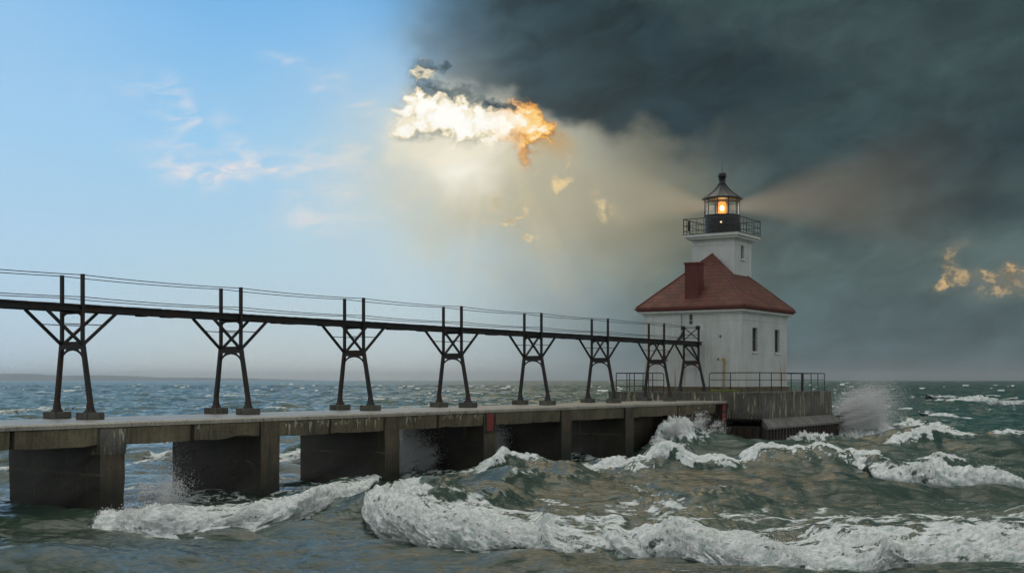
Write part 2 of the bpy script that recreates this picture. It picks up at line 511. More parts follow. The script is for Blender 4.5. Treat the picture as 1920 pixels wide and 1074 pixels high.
def wall_mat():
    m, g, p = new_mat('white_painted_brick')
    v = g.coord('Object')
    x, y, z = g.sep(v)
    n = g.noise(v, .7, 6, .6, .3); n2 = g.noise(v, 9, 6, .6)
    streak = g.noise(g.vmul(v, (3.2, 3.2, .28)), 1.0, 6, .62, .2)
    c = g.mix(g.ss(n * .5 + streak * .5, .34, .66), (.52, .54, .51), (.66, .68, .66))
    # a little rust bleeding down
    r = g.noise(g.vmul(g.vadd(v, (5, 2, 1)), (4.2, 4.2, .22)), 1.0, 5, .55, .1)
    low = g.ss(z, 3.4, .2)
    c = g.mix(g.ss(r, .56, .70) * low * .8, c, (.40, .25, .10))
    c = g.mix(g.ss(g.noise(g.vadd(v, (9, 9, 0)), .9, 5, .6), .6, .72) * .35, c, (.42, .43, .38))
    c = g.vscale(c, g.ss(n2, .25, .75, .93, 1.05))
    g.put(p.inputs['Base Color'], c); p.inputs['Roughness'].default_value = .7
    # brick courses under the paint
    cz = g.math('PINGPONG', z * (1 / .21), .5) * 2
    cx = g.math('PINGPONG', (x + y) * (1 / .42), .5) * 2
    joint = g.math('MINIMUM', g.ss(cz, 0, .14), g.ss(cx, 0, .07))
    g.put(p.inputs['Normal'], g.bump(joint * .6 + n2 * .5, .35, .012))
    return m


def roof_mat():
    m, g, p = new_mat('red_roof_shingle')
    v = g.coord('Object'); x, y, z = g.sep(v)
    n = g.noise(v, 1.2, 6, .6); f = g.noise(v, 16, 5, .6)
    c = g.mix(g.ss(n, .35, .65), (.105, .034, .020), (.16, .052, .030))
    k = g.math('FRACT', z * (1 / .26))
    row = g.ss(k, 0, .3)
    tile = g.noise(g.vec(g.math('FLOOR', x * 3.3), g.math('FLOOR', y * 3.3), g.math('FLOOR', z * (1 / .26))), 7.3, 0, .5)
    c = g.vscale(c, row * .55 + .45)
    c = g.vscale(c, g.ss(tile, .2, .8, .8, 1.18)); c = g.vscale(c, g.ss(f, .2, .8, .85, 1.12))
    g.put(p.inputs['Base Color'], c); p.inputs['Roughness'].default_value = .72
    g.put(p.inputs['Normal'], g.bump(k * .8 + f * .3, .5, .03))
    return m


def glass_mat():
    m = bpy.data.materials.new('lantern_glass'); m.use_nodes = True
    t = m.node_tree; g = G(t)
    for n in list(t.nodes):
        if n.type == 'BSDF_PRINCIPLED': t.nodes.remove(n)
    out = [n for n in t.nodes if n.type == 'OUTPUT_MATERIAL'][0]
    a = g.n.new('ShaderNodeBsdfTransparent'); a.inputs[0].default_value = (.93, .95, .93, 1)
    b = g.n.new('ShaderNodeBsdfGlossy'); b.inputs['Roughness'].default_value = .03
    fr = g.n.new('ShaderNodeFresnel'); fr.inputs[0].default_value = 1.5
    mx = g.n.new('ShaderNodeMixShader')
    g.l.new(fr.outputs[0], mx.inputs[0]); g.l.new(a.outputs[0], mx.inputs[1]); g.l.new(b.outputs[0], mx.inputs[2])
    g.l.new(mx.outputs[0], out.inputs[0])
    return m


def glow_mat(name, col, power, clear=0.0):
    m = bpy.data.materials.new(name); m.use_nodes = True
    t = m.node_tree; g = G(t)
    for n in list(t.nodes):
        if n.type == 'BSDF_PRINCIPLED': t.nodes.remove(n)
    out = [n for n in t.nodes if n.type == 'OUTPUT_MATERIAL'][0]
    e = g.n.new('ShaderNodeEmission'); e.inputs[0].default_value = tuple(col) + (1,); e.inputs[1].default_value = power
    if clear:
        tr = g.n.new('ShaderNodeBsdfTransparent')
        mx = g.n.new('ShaderNodeMixShader'); mx.inputs[0].default_value = clear
        # the glow of a lit lens is densest where one looks through most of it
        lw = g.n.new('ShaderNodeLayerWeight'); lw.inputs[0].default_value = .5
        k = g.math('POWER', 1.0 - Ex(g, lw.outputs['Facing']), 2.2) * (1 - clear)
        g.l.new(k.k, mx.inputs[0])
        g.l.new(tr.outputs[0], mx.inputs[1]); g.l.new(e.outputs[0], mx.inputs[2]); g.l.new(mx.outputs[0], out.inputs[0])
    else:
        g.l.new(e.outputs[0], out.inputs[0])
    return m


M_WALL = wall_mat(); M_ROOF = roof_mat(); M_GLASS = glass_mat()
M_LAMP = glow_mat('lamp_flame', (1.0, .62, .22), 30)
M_LENS = glow_mat('lit_lens', (1.0, .28, .04), 2.4, .35)
M_SPARK = glow_mat('small_lamp', (1.0, .75, .4), 1.2)
M_TRIM = simple('white_trim_paint', (.66, .66, .62), .65, 0, .14, 3, .08)
M_REDTRIM = simple('red_fascia_paint', (.13, .028, .02), .6, 0, .3, 5, .1)
M_CHIM = simple('red_brick_chimney', (.115, .028, .02), .75, 0, .3, 7, .3)
M_CRUST = simple('lime_crust', (.36, .33, .25), .8, 0, .3, 9, .5)
M_MOSS = simple('green_moss', (.10, .12, .02), .9, 0, .5, 9, .5)

# ------------------------------------------------------------------ the pier
Q0 = 27.56; DQ = 7.27            # the trestles
LN, LF = 34.90, 35.96            # their near and far posts (left of the camera)
ZP = EYE - 1.30                  # pier top
ZB = EYE - 2.03                  # underside of the edge beam
PE, PF = 31.9, 36.45             # near and far faces of the pier
PILES = [11.4, 18.5, 25.79, 32.75, 39.72, 46.76, 53.55, 60.25, 66.8]   # shoreward face of each bent
QA, QE = 6.0, 74.05

pier = Root('concrete_pier', 30, 34, 0, 'long weathered concrete pier on dark wall-like pilings leading out to the lighthouse', 'pier')
nrm = lambda q: .012 * math.sin(q * 1.7) + .01 * math.sin(q * 4.1 + 1)
# deck: a slab with a slightly worn near edge
d = MB()
qs = np.arange(QA, QE + .01, .5)
lo = []
for q in qs:
    w = .02 * math.sin(q * 2.3) + .015 * math.sin(q * 5.7 + 2)
    lo.append([(q, PE - .05 + w, ZP - .16), (q, PE - .05 + w, ZP - .05), (q, PE + .03 + w, ZP), (q, PF, ZP + .0), (q, PF, ZP - .16)])
vs = [p for r in lo for p in r]; n5 = 5
fs = []
for i in range(len(qs) - 1):
    for k in range(5):
        fs.append((i * 5 + k, (i + 1) * 5 + k, (i + 1) * 5 + (k + 1) % 5, i * 5 + (k + 1) % 5))
fs += [(0, 1, 2, 3, 4), tuple((len(qs) - 1) * 5 + k for k in (4, 3, 2, 1, 0))]
d.add(vs, fs).build('deck_slab', M_DECK, pier)
# edge beams, span by span, with open joints
JOINTS = [QA, 9.1, 15.9, 22.76, 29.62, 36.5, 43.4, 47.78, 54.55, 61.25, 67.8, 72.3]
for a, b in zip(JOINTS[:-1], JOINTS[1:]):
    m = MB()
    st = np.linspace(a + .09, b - .09, 15)
    rows = []
    for q in st:
        chip = max(0, math.sin(q * 3.1) * math.sin(q * 1.37 + 1)) * .05
        chip2 = (.16 * max(0, 1 - abs(q - 31.9) / .9)) if a < 31.9 < b else 0
        rows.append([(q, PE + .02 + nrm(q), ZB + chip + chip2), (q, PE + nrm(q), ZP - .19), (q, PE + .02 + nrm(q), ZP - .165), (q, PE + .7, ZP - .165), (q, PE + .7, ZB + .02)])
    vs = [p for r in rows for p in r]; fs = []
    for i in range(len(rows) - 1):
        for k in range(5): fs.append((i * 5 + k, (i + 1) * 5 + k, (i + 1) * 5 + (k + 1) % 5, i * 5 + (k + 1) % 5))
    fs += [(0, 1, 2, 3, 4), tuple((len(rows) - 1) * 5 + k for k in (4, 3, 2, 1, 0))]
    m.add(vs, fs).build('edge_beam', M_BEAM, pier)
m = MB(); m.box(QA, 72.2, PF - .7, PF - .02, ZB, ZP - .165); m.build('rear_beam', M_BEAM, pier)


def slab_grid(m, q0, q1, l0, l1, z0, z1, amp, seed, nz=14):
    """an upright wall block with slightly uneven faces and a worn foot"""
    r = np.random.default_rng(seed)
    nq = max(3, int((q1 - q0) / .25)); nl = max(3, int((l1 - l0) / .35))
    ring = [(q0 + (q1 - q0) * i / nq, l0) for i in range(nq)] + [(q1, l0 + (l1 - l0) * i / nl) for i in range(nl)] + \
           [(q1 - (q1 - q0) * i / nq, l1) for i in range(nq)] + [(q0, l1 - (l1 - l0) * i / nl) for i in range(nl)]
    cq, cl = (q0 + q1) / 2, (l0 + l1) / 2
    n = len(ring); ph = r.random(8) * 6.28
    vs = []
    for k in range(nz + 1):
        z = z0 + (z1 - z0) * k / nz
        for j, (q, l) in enumerate(ring):
            t = amp * (math.sin(z * 5.3 + ph[0] + l * 2.1) * .5 + math.sin(q * 7 + z * 2.2 + l * 4.1 + ph[1]) * .5) + amp * .9 * (r.random() - .5)
            wear = -.03 * max(0, math.sin(z * 2.1 + l * 1.3 + ph[2])) * max(0, min(1, 1.4 - z))
            dq, dl = (1 if q > cq else -1), (1 if l > cl else -1)
            vs.append((q + dq * (t + wear), l + dl * (t + wear), z))
    fs = []
    for k in range(nz):
        for j in range(n): fs.append((k * n + j, k * n + (j + 1) % n, (k + 1) * n + (j + 1) % n, (k + 1) * n + j))
    fs += [tuple(range(n - 1, -1, -1)), tuple(nz * n + j for j in range(n))]
    return m.add(vs, fs)


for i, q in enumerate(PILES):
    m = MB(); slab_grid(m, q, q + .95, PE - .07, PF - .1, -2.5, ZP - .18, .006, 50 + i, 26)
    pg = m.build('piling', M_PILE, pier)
    if i == 2:
        m = MB(); slab_grid(m, q - .03, q + .98, PE - .105, PE + .5, ZP - 1.0, ZP - .22, .012, 77, 8); m.build('repair_collar', M_CAIS, pier, parent=pg)
# solid fill beyond the last open bay
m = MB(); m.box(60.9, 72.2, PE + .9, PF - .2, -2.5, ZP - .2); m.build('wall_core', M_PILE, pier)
# lime icicles under the slab edge
m = MB(); rr = np.random.default_rng(5)
for q0_, q1_, n_ in ((33.4, 36.4, 30), (36.6, 39.6, 22), (41.2, 42.2, 9), (43.6, 45.2, 18), (46.0, 47.1, 12), (29.75, 29.95, 3)):
    for q in np.sort(rr.uniform(q0_, q1_, n_)):
        h = rr.choice([.06, .1, .16, .3], p=[.4, .3, .2, .1]) * rr.uniform(.7, 1.3); w = rr.uniform(.015, .035) + h * .06
        zt = ZP - .17 - rr.uniform(0, .16)
        m = MB(); m.tube((q, PE - .012, zt), (q + rr.uniform(-.02, .02), PE - .012, zt - h), w, w * .35, 6); m.build('lime_icicle', M_CRUST, pier)
# the red plate on one bent
m = MB(); m.box(46.95, 47.5, PE - .115, PE - .075, ZP - .98, ZP - .2)
rp = m.build('fender_plate', M_REDRUST, pier, bevel=.01)
tag(rp, 'faded red steel plate bolted to the piling face')
m = MB(); m.bar((46.9, PE - .1, ZP - .2), (46.9, PE - .1, ZP - 1.02), .05, .06); m.bar((47.56, PE - .1, ZP - .3), (47.56, PE - .1, ZP - 1.05), .05, .06)
m.bar((46.86, PE - .1, ZP - 1.04), (47.6, PE - .1, ZP - 1.02), .06, .06); m.build('plate_frame', M_RAIL, pier, parent=rp)

# ------------------------------------------------------------------ trestles carrying the catwalk
ZD = EYE + 2.53                  # top of the walkway
ZDB = EYE + 2.31                 # underside
ZC = EYE + 1.16                  # middle of the cross beam
ZT = EYE + 3.53                  # post tops
ZX0 = ZP


def make_trestle(label, zbase=ZP, last=False):
    q = Q0
    t = Root('steel_trestle', q, (LN + LF) / 2, zbase, label, 'trestle', None if last else 'steel trestles along the pier')
    for s, l, foot in ((-1, LN, 34.52), (1, LF, 36.22)):
        m = MB()
        m.bar((q, l, ZC - .1), (q, l, ZT), .105, .105)
        zf = zbase + (.24 if not last else .02)
        m.hexa([(q - .072, foot - .072, zf + .34), (q + .072, foot - .072, zf + .34), (q + .072, foot + .072, zf + .34), (q - .072, foot + .072, zf + .34)],
               [(q - .065, l - .065, ZC + .1), (q + .065, l - .065, ZC + .1), (q + .065, l + .065, ZC + .1), (q - .065, l + .065, ZC + .1)])
        leg = m.build('leg', M_STEEL, t)
        b = MB()
        if not last:
            b.lathe((q, foot), [(.2, zf), (.2, zf + .03), (.15, zf + .1), (.105, zf + .36), (.09, zf + .4)], 8, .5)
        else:
            b.lathe((q, foot), [(.15, zf), (.15, zf + .03), (.105, zf + .3), (.09, zf + .4)], 8, .5)
        b.build('base_shoe', M_STEEL, t, parent=leg)
        if not last:
            c = MB(); c.box(q - .34, q + .34, foot - .32, foot + .32, zbase + .003, zbase + .24)
            c.build('concrete_footing', M_FOOT, t, bevel=.025)
    m = MB(); m.box(q - .07, q + .07, LN + .05, LF - .05, ZC - .12, ZC + .12); m.box(q - .1, q + .1, LN + .02, LF - .02, ZC - .125, ZC - .095); m.box(q - .1, q + .1, LN + .02, LF - .02, ZC + .095, ZC + .125)
    m.build('cross_beam', M_STEEL, t)
    # curved bracket under the cross beam, and little ones under the walkway
    m = MB(); w = (LF - LN) / 2 - .02; lc = (LN + LF) / 2
    pts = [(q, lc + (w + .06) * math.cos(a), ZC - .52 + .38 * math.sin(a)) for a in np.linspace(.0, math.pi, 15)]
    for a, b in zip(pts[:-1], pts[1:]): m.bar(a, b, .05, .06)
    m.bar((q, LN + .02, ZC - .33), (q, LN + .3, ZC - .12), .04, .05); m.bar((q, LF - .02, ZC - .33), (q, LF - .3, ZC - .12), .04, .05)
    m.build('arch_bracket', M_STEEL, t)
    m = MB()
    pts = [(q, lc + w * math.cos(a), ZDB - .34 + .3 * math.sin(a) ** .6) for a in np.linspace(.12, math.pi - .12, 11)]
    for a, b in zip(pts[:-1], pts[1:]): m.bar(a, b, .05, .05)
    m.box(q - .06, q + .06, LN, LF, ZDB - .1, ZDB - .01)
    m.build('head_bracket', M_STEEL, t)
    if not last:
        for l in (LN, LF):
            for s in (-1, 1):
                m = MB(); m.bar((q + s * .05, l, ZC + .05), (q + s * 1.44, l, ZDB + .01), .075, .095); br = m.build('knee_brace', M_STEEL, t)
                m = MB(); zt = (ZC + ZDB) / 2 + .12; m.bar((q + s * .06, l, zt), (q + s * .8, l, zt), .03, .03); m.build('tie_bar', M_STEEL, t, parent=br)
    else:
        for l in (LN, LF):
            m = MB(); m.bar((q - .05, l, ZC + .2), (q - 1.3, l, ZDB + .01), .08, .1); m.build('knee_brace', M_STEEL, t)
        m = MB(); m.bar((q, LF - .05, ZDB - .05), (q, LN + .05, ZC + .12), .07, .08); m.build('cross_brace', M_STEEL, t)
        m = MB(); m.bar((q, LF, ZD + .1), (q, LN, ZT - .05), .05, .05); m.bar((q, LF, ZT - .05), (q, LN, ZD + .1), .05, .05); m.bar((q, LF, ZT - .1), (q, LN, ZT - .1), .04, .04); m.bar((q, LF, ZD + .45), (q, LN, ZD + .45), .03, .03)
        m.build('portal_brace', M_STEEL, t)
        for l in (LN, LF):
            m = MB(); m.lathe((q - .12, l), [(.04, ZT - .25), (.14, ZT - .22), (.16, ZT - .05), (.12, ZT + .02), (.04, ZT + .05)], 12); m.build('floodlight', M_BLACK, t)
        m = MB()
        for k in range(5): m.tube((q - .03, LF, ZT - .25 - k * .05), (q - 1.25 + k * .18, LF, ZD + .02), .018, n=6)
        m.bar((q - .1, LF, ZD + .5), (q - .95, LF, ZD + .04), .09, .1)
        m.build('guy_wires', M_STEEL, t)
    return t.o


T_LABELS = ['nearest steel trestle, standing above the leftmost dark piling with widely spread braces',
            'steel trestle second from the left, above the piling splashed by flying droplets',
            'steel trestle third from the left, just before the third open bay of the pier',
            'steel trestle fourth from the left, left of the red plated piling',
            'steel trestle fifth from the left, right of the red plated piling',
            'steel trestle sixth from the left, just left of the small platform railing',
            'steel trestle in front of the short left railing, just before the floodlit last one']
t0 = make_trestle(T_LABELS[0])
for k in range(1, 7):
    c = copy_tree(t0)
    c.location = t0.location + Vector((DX * DQ * k, DY * DQ * k, 0)); c['label'] = T_LABELS[k]
ZPL = EYE - .75                  # lighthouse platform top
tl = make_trestle('last trestle of the row with floodlights, standing on the platform against the white wall', ZPL + .004, True)
tl.location += Vector((DX * 48.72, DY * 48.72, 0))

# ------------------------------------------------------------------ the catwalk
QC1 = 76.98
cw = Root('catwalk', 40, 35.4, ZDB, 'narrow elevated catwalk with wire handrails carried by trestles to the lighthouse', 'catwalk')
m = MB(); rr = np.random.default_rng(3)
q = 12.0
while q < QC1 - .2:              # planks laid across, uneven
    w = .22
    m.box(q, q + w - .015, LN - .02 - rr.uniform(0, .05), LF + .02 + rr.uniform(0, .05), ZD - .05, ZD - rr.uniform(0, .012)); q += w
m.build('walkway_planks', M_TIMBER, cw)
for l in (LN + .115, LF - .115):
    m = MB(); m.box(12, QC1 - .05, l - .045, l + .045, ZDB, ZD - .053); m.box(12, QC1 - .05, l - .08, l + .08, ZDB - .012, ZDB + .02); m.build('stringer', M_STEEL, cw)
m = MB()
for k in range(7):               # sagging boards under the mid spans
    a = Q0 + DQ * k + 1.9
    for j in range(6):
        if rr.random() < .75: m = MB(); m.box(a + j * .55, a + j * .55 + rr.uniform(.3, .75), LN + .02, LN + .3, ZDB - rr.uniform(.03, .09), ZDB - .014); m.build('hanging_board', M_TIMBER, cw)
for l in (LN, LF):
    for zc in (ZT - .03, EYE + 2.77):
        pts = []
        for k in range(-2, 7):
            a = Q0 + DQ * k; b = a + DQ if k < 6 else 76.28
            for s in np.linspace(0, 1, 7)[:-1]: pts.append((a + (b - a) * s, l - .0, zc - .05 * 4 * s * (1 - s)))
        pts.append((76.28, l, zc))
        m = MB(); m.path(pts, .014, 6); m.build('handrail_wire', M_CABLE, cw)

# ------------------------------------------------------------------ the lighthouse platform
LA, LB = 29.6, 40.4              # near and far faces
QP0, QP1 = 74.1, 87.0
pl = Root('lighthouse_platform', 80.5, 35, 0, 'broad stained concrete platform with sloping apron over sheet piling under the lighthouse', 'platform')
m = MB()
slab_grid(m, QP0, QP1, LA, LB, EYE - 2.42, ZPL, .006, 9, 8)
m.build('caisson_wall', M_CAIS, pl)
m = MB()                          # coping, a thumb proud
for a, b, c, d_ in ((QP0 - .03, QP1 + .03, LA - .03, LA + .3), (QP0 - .03, QP0 + .3, LA + .3, LB - .3), (QP0 - .03, QP1 + .03, LB - .3, LB + .03), (QP1 - .3, QP1 + .03, LA + .3, LB - .3)):
    m.box(a, b, c, d_, ZPL - .14, ZPL + .012)
m.build('coping', M_CAIS, pl)
m = MB()                          # the sloping apron, panel by panel
za, zb = EYE - 2.36, EYE - 2.90; ov = .62
edges = np.linspace(QP0 - ov, QP1 + ov, 9)
for a, b in zip(edges[:-1], edges[1:]):
    a2 = max(a + .02, QP0 + .01); b2 = min(b - .02, QP1 - .01)
    m.hexa([(a + .02, LA - ov, zb - .12), (b - .02, LA - ov, zb - .12), (b2, LA + .05, zb - .12), (a2, LA + .05, zb - .12)],
           [(a + .02, LA - ov, zb), (b - .02, LA - ov, zb), (b2, LA + .05, za), (a2, LA + .05, za)])
m.hexa([(QP1 + ov, LA - ov, zb - .12), (QP1 + ov, LB + ov, zb - .12), (QP1 - .05, LB, zb - .12), (QP1 - .05, LA, zb - .12)],
       [(QP1 + ov, LA - ov, zb), (QP1 + ov, LB + ov, zb), (QP1 - .05, LB, za), (QP1 - .05, LA, za)])
m.build('apron', M_APRON, pl)
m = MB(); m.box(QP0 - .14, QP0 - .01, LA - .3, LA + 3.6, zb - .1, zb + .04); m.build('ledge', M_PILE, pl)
# corrugated sheet piling
m = MB()


def zigzag(a, b, n, depth):
    pts = []
    for i in range(n):
        for f, dd in ((0, 0), (.38, 0), (.5, depth), (.88, depth)):
            pts.append((a + (b - a) * (i + f) / n, dd))
    pts.append((b, 0))
    return pts


o1 = zigzag(QP0 - .3, QP1 + .5, 26, .2)
m.add([(q, LA - .42 - 0 + dd, z) for z in (-2.0, zb - .02) for q, dd in o1], [(i, i + 1, len(o1) + i + 1, len(o1) + i) for i in range(len(o1) - 1)])
o2 = zigzag(LA - .42, LB + .4, 22, .2)
m.add([(QP0 - .3 + dd, l, z) for z in (-2.0, zb - .02) for l, dd in o2], [(i, i + 1, len(o2) + i + 1, len(o2) + i) for i in range(len(o2) - 1)])
m.add([(QP1 + .5 - dd, l, z) for z in (-2.0, zb - .02) for l, dd in o2], [(i, i + 1, len(o2) + i + 1, len(o2) + i) for i in range(len(o2) - 1)])
m.build('sheet_piling', M_SHEET, pl)
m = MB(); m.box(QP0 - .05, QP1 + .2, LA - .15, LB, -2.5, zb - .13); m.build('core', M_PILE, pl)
m = MB()
rr = np.random.default_rng(21)
for k in range(60):
    q = rr.uniform(QP0 + .15, QP0 + 1.4); l = rr.uniform(LA + 2.1, LA + 3.9); r = rr.uniform(.05, .14)
    m.lathe((q, l), [(r * 1.2, ZPL + .013), (r, ZPL + .013 + r * .7), (r * .3, ZPL + .02 + r * 1.1)], 7)
m.build('moss_patch', M_MOSS, pl)


def railing(name, label, runs, zbase, z_top, mids, rounded=True, group=None):
    """runs: polyline of (q, l); post positions along it"""
    pts, posts = runs
    r = Root(name, pts[0][0], pts[0][1], zbase, label, 'railing', group)
    m = MB()
    line = [(pts[0][0], pts[0][1], zbase)] if rounded else []
    rad = .18
    full = []
    if rounded:
        d0 = Vector((pts[1][0] - pts[0][0], pts[1][1] - pts[0][1], 0)).normalized()
        full = [Vector((pts[0][0], pts[0][1], zbase))] + [Vector((pts[0][0], pts[0][1], z_top - rad)) + d0 * (rad * (1 - math.cos(a))) + Vector((0, 0, rad * math.sin(a))) for a in np.linspace(0, math.pi / 2, 6)]
    else: full = [Vector((pts[0][0], pts[0][1], z_top))]
    for p in pts[1:]: full.append(Vector((p[0], p[1], z_top)))
    m.path(full, .032, 8); m.build('top_rail', M_RAIL, r)
    for zm in mids:
        m = MB()
        for a, b in zip(pts[:-1], pts[1:]): m.tube((a[0], a[1], zm), (b[0], b[1], zm), .022)
        m.build('mid_rail', M_RAIL, r)
    for p in posts:
        m = MB(); m.tube((p[0], p[1], zbase), (p[0], p[1], z_top), p[2] if len(p) > 2 else .03); m.build('post', M_RAIL, r)
    return r


ZR = EYE + .47
zb_ = ZPL + .013
railing('safety_railing', 'longer dark pipe railing along the right half of the platform edge', ([(74.5, 33.35), (74.5, LA + .35), (QP1 - .55, LA + .35), (QP1 - .55, LA + 4.2)],
        [(74.5, 31.9), (74.5, LA + .35)] + [(q, LA + .35, .09 if abs(q - 82.05) < .1 else .028) for q in (76.45, 78.2, 79.95, 82.05, 83.75, 85.1, QP1 - .55)] + [(QP1 - .55, LA + 1.9), (QP1 - .55, LA + 4.2)]),
        zb_, ZR, (EYE + .02,), group='pipe railings on the platform')
railing('safety_railing', 'short dark pipe railing left of the lighthouse, behind the trestle legs', ([(74.5, 36.55), (74.5, 40.05), (78.4, 40.05)],
        [(74.5, 37.35), (74.5, 37.65), (74.5, 38.7), (74.5, 39.25), (74.5, 40.05), (76.4, 40.05), (78.4, 40.05)]), zb_, ZR, (EYE - .0, EYE - .4), group='pipe railings on the platform')

# red post at the pier end
rp = Root('mooring_post', 73.6, 32.0, 0, 'red topped steel post at the outer end of the pier beside the stained platform', 'post')
m = MB(); m.lathe((73.6, 32.0), [(.16, -1.5), (.16, 2.2), (.13, 2.22), (.13, 2.24)], 14); m.build('pile', M_SHEET, rp, smooth=True)
m = MB(); m.lathe((73.6, 32.0), [(.17, 1.62), (.17, 2.1), (.14, 2.14), (.14, 2.26), (.17, 2.28), (.17, 2.66), (.1, 2.7)], 14); m.build('red_sleeve', M_REDRUST, rp, smooth=True)


# boulders at the right foot of the platform
def boulder(q, l, z, sx, sy, sz, seed, label):
    r = Root('boulder', q, l, -.6, label, 'boulder', 'boulders at the platform foot')
    rg = np.random.default_rng(seed)
    m = MB(); nu, nv = 22, 14; ph = rg.random(12) * 6.28
    vs = []; fs = []
    for j in range(nv + 1):
        for i in range(nu):
            a = 2 * math.pi * i / nu; b = math.pi * (j / nv - .5)
            x, y, zz = math.cos(a) * math.cos(b), math.sin(a) * math.cos(b), math.sin(b)
            k = 1 + .16 * math.sin(3.1 * x + ph[0] + 2 * y) + .12 * math.sin(5.3 * y + ph[1] + 3 * zz) + .09 * math.sin(9 * zz + 6 * x + ph[2]) + .06 * rg.normal() * .5
            k *= 1 / max(abs(x) ** 3 + abs(y) ** 3 + abs(zz) ** 3, .2) ** .33 * .9
            vs.append((q + x * sx * k, l + y * sy * k, z + zz * sz * k))
    for j in range(nv):
        for i in range(nu): fs.append((j * nu + i, j * nu + (i + 1) % nu, (j + 1) * nu + (i + 1) % nu, (j + 1) * nu + i))
    m.add(vs, fs).build('rock', M_ROCK, r)
    o = r.o.children[0]
    for k in ('label', 'category', 'group'): o[k] = r.o[k]
    o.name = 'boulder'; o.parent = None; o.matrix_world = r.o.matrix_basis.copy(); o.location = r.o.location; o.rotation_euler = r.o.rotation_euler
    bpy.data.objects.remove(r.o)
    o.name = 'boulder'


boulder(88.4, 29.2, .9, .9, .8, .95, 1, 'largest dark wet boulder at the right end of the platform apron')
boulder(88.1, 28.1, .35, .8, .7, .6, 2, 'low dark boulder in front of the larger one at the platform end')
boulder(87.9, 30.4, 1.3, .5, .6, .6, 4, 'small dark boulder wedged highest against the platform corner')

# ------------------------------------------------------------------ the lighthouse
B0, B1 = 77.3, 85.55             # building, along the pier
BA, BC = 32.35, 39.4             # near and far walls (left of the camera)
BM = 35.975
T0, T1 = 81.0, 84.1              # tower
TA, TB = BM - 1.55, BM + 1.55
ZE = EYE + 4.80                  # eaves
ZG = EYE + 10.1                  # gallery floor
lh = Root('lighthouse', (B0 + B1) / 2, BM, ZPL, 'white square lighthouse with red hipped roof and a lit lantern on its tower', 'lighthouse')


def opening_wall(m, axis, c, thick, u0, u1, z0, z1, holes, out):
    """wall in the plane axis=c with rectangular holes and reveals; `out` = -1/+1 outward along axis"""
    us = sorted({u0, u1, *[h[0] for h in holes], *[h[1] for h in holes]})
    zs = sorted({z0, z1, *[h[2] for h in holes], *[h[3] for h in holes]})
    P = (lambda u, z, d: (c - out * d, u, z)) if axis == 'q' else (lambda u, z, d: (u, c - out * d, z))
    for a, b in zip(us[:-1], us[1:]):
        for e, f in zip(zs[:-1], zs[1:]):
            mu, mz = (a + b) / 2, (e + f) / 2
            if any(h[0] < mu < h[1] and h[2] < mz < h[3] for h in holes): continue
            m.add([P(a, e, 0), P(b, e, 0), P(b, f, 0), P(a, f, 0)], [(0, 1, 2, 3)])
    for h in holes:
        a, b, e, f = h
        for p0, p1 in (((a, e), (b, e)), ((b, e), (b, f)), ((b, f), (a, f)), ((a, f), (a, e))):
            m.add([P(*p0, 0), P(*p1, 0), P(*p1, thick), P(*p0, thick)], [(0, 1, 2, 3)])


wz0, wz1 = EYE + 1.92, EYE + 3.49
WIN = [(79.2, 80.1), (83.2, 84.1)]
door = (BM - .48, BM + .48, EYE - .42, EYE + 1.75)
upd = (BM - .17, BM + .07, EYE + 3.72, EYE + 4.42)
body = MB()
ZW0 = EYE - .43; ZW1 = EYE + 4.42
opening_wall(body, 'l', BA, .22, B0, B1, ZW0, ZW1, [(a, b, wz0, wz1) for a, b in WIN], -1)
opening_wall(body, 'q', B0, .12, BA, BC, ZW0, ZW1, [door, upd], -1)
opening_wall(body, 'l', BC, .22, B0, B1, ZW0, ZW1, [(a, b, wz0, wz1) for a, b in WIN], 1)
opening_wall(body, 'q', B1, .22, BA, BC, ZW0, ZW1, [(BM - 1.8, BM - .9, wz0, wz1), (BM + .9, BM + 1.8, wz0, wz1)], 1)
wall = body.build('wall', M_WALL, lh)
m = MB()                          # plinth of dark stone
m.box(B0 - .12, B1 + .12, BA - .12, BA + .2, ZPL + .003, ZW0); m.box(B0 - .12, B1 + .12, BC - .2, BC + .12, ZPL + .003, ZW0)
m.box(B0 - .12, B0 + .2, BA + .2, BC - .2, ZPL + .003, ZW0); m.box(B1 - .2, B1 + .12, BA + .2, BC - .2, ZPL + .003, ZW0)
m.build('plinth', M_BEAM, lh)


def band(name, e, z0, z1, mat, hollow=.6):
    m = MB()
    m.box(B0 - e, B1 + e, BA - e, BA + hollow, z0, z1); m.box(B0 - e, B1 + e, BC - hollow, BC + e, z0, z1)
    m.box(B0 - e, B0 + hollow, BA + hollow, BC - hollow, z0, z1); m.box(B1 - hollow, B1 + e, BA + hollow, BC - hollow, z0, z1)
    return m.build(name, mat, lh)


band('frieze_moulding', .025, EYE + 3.96, EYE + 3.99, M_TRIM, 0.0)
band('cornice', .10, ZW1 - .02, ZW1 + .07, M_TRIM)
band('cornice', .30, ZW1 + .075, ZE - .16, M_TRIM)
band('eaves_fascia', .40, ZE - .155, ZE + .05, M_REDTRIM, .5)
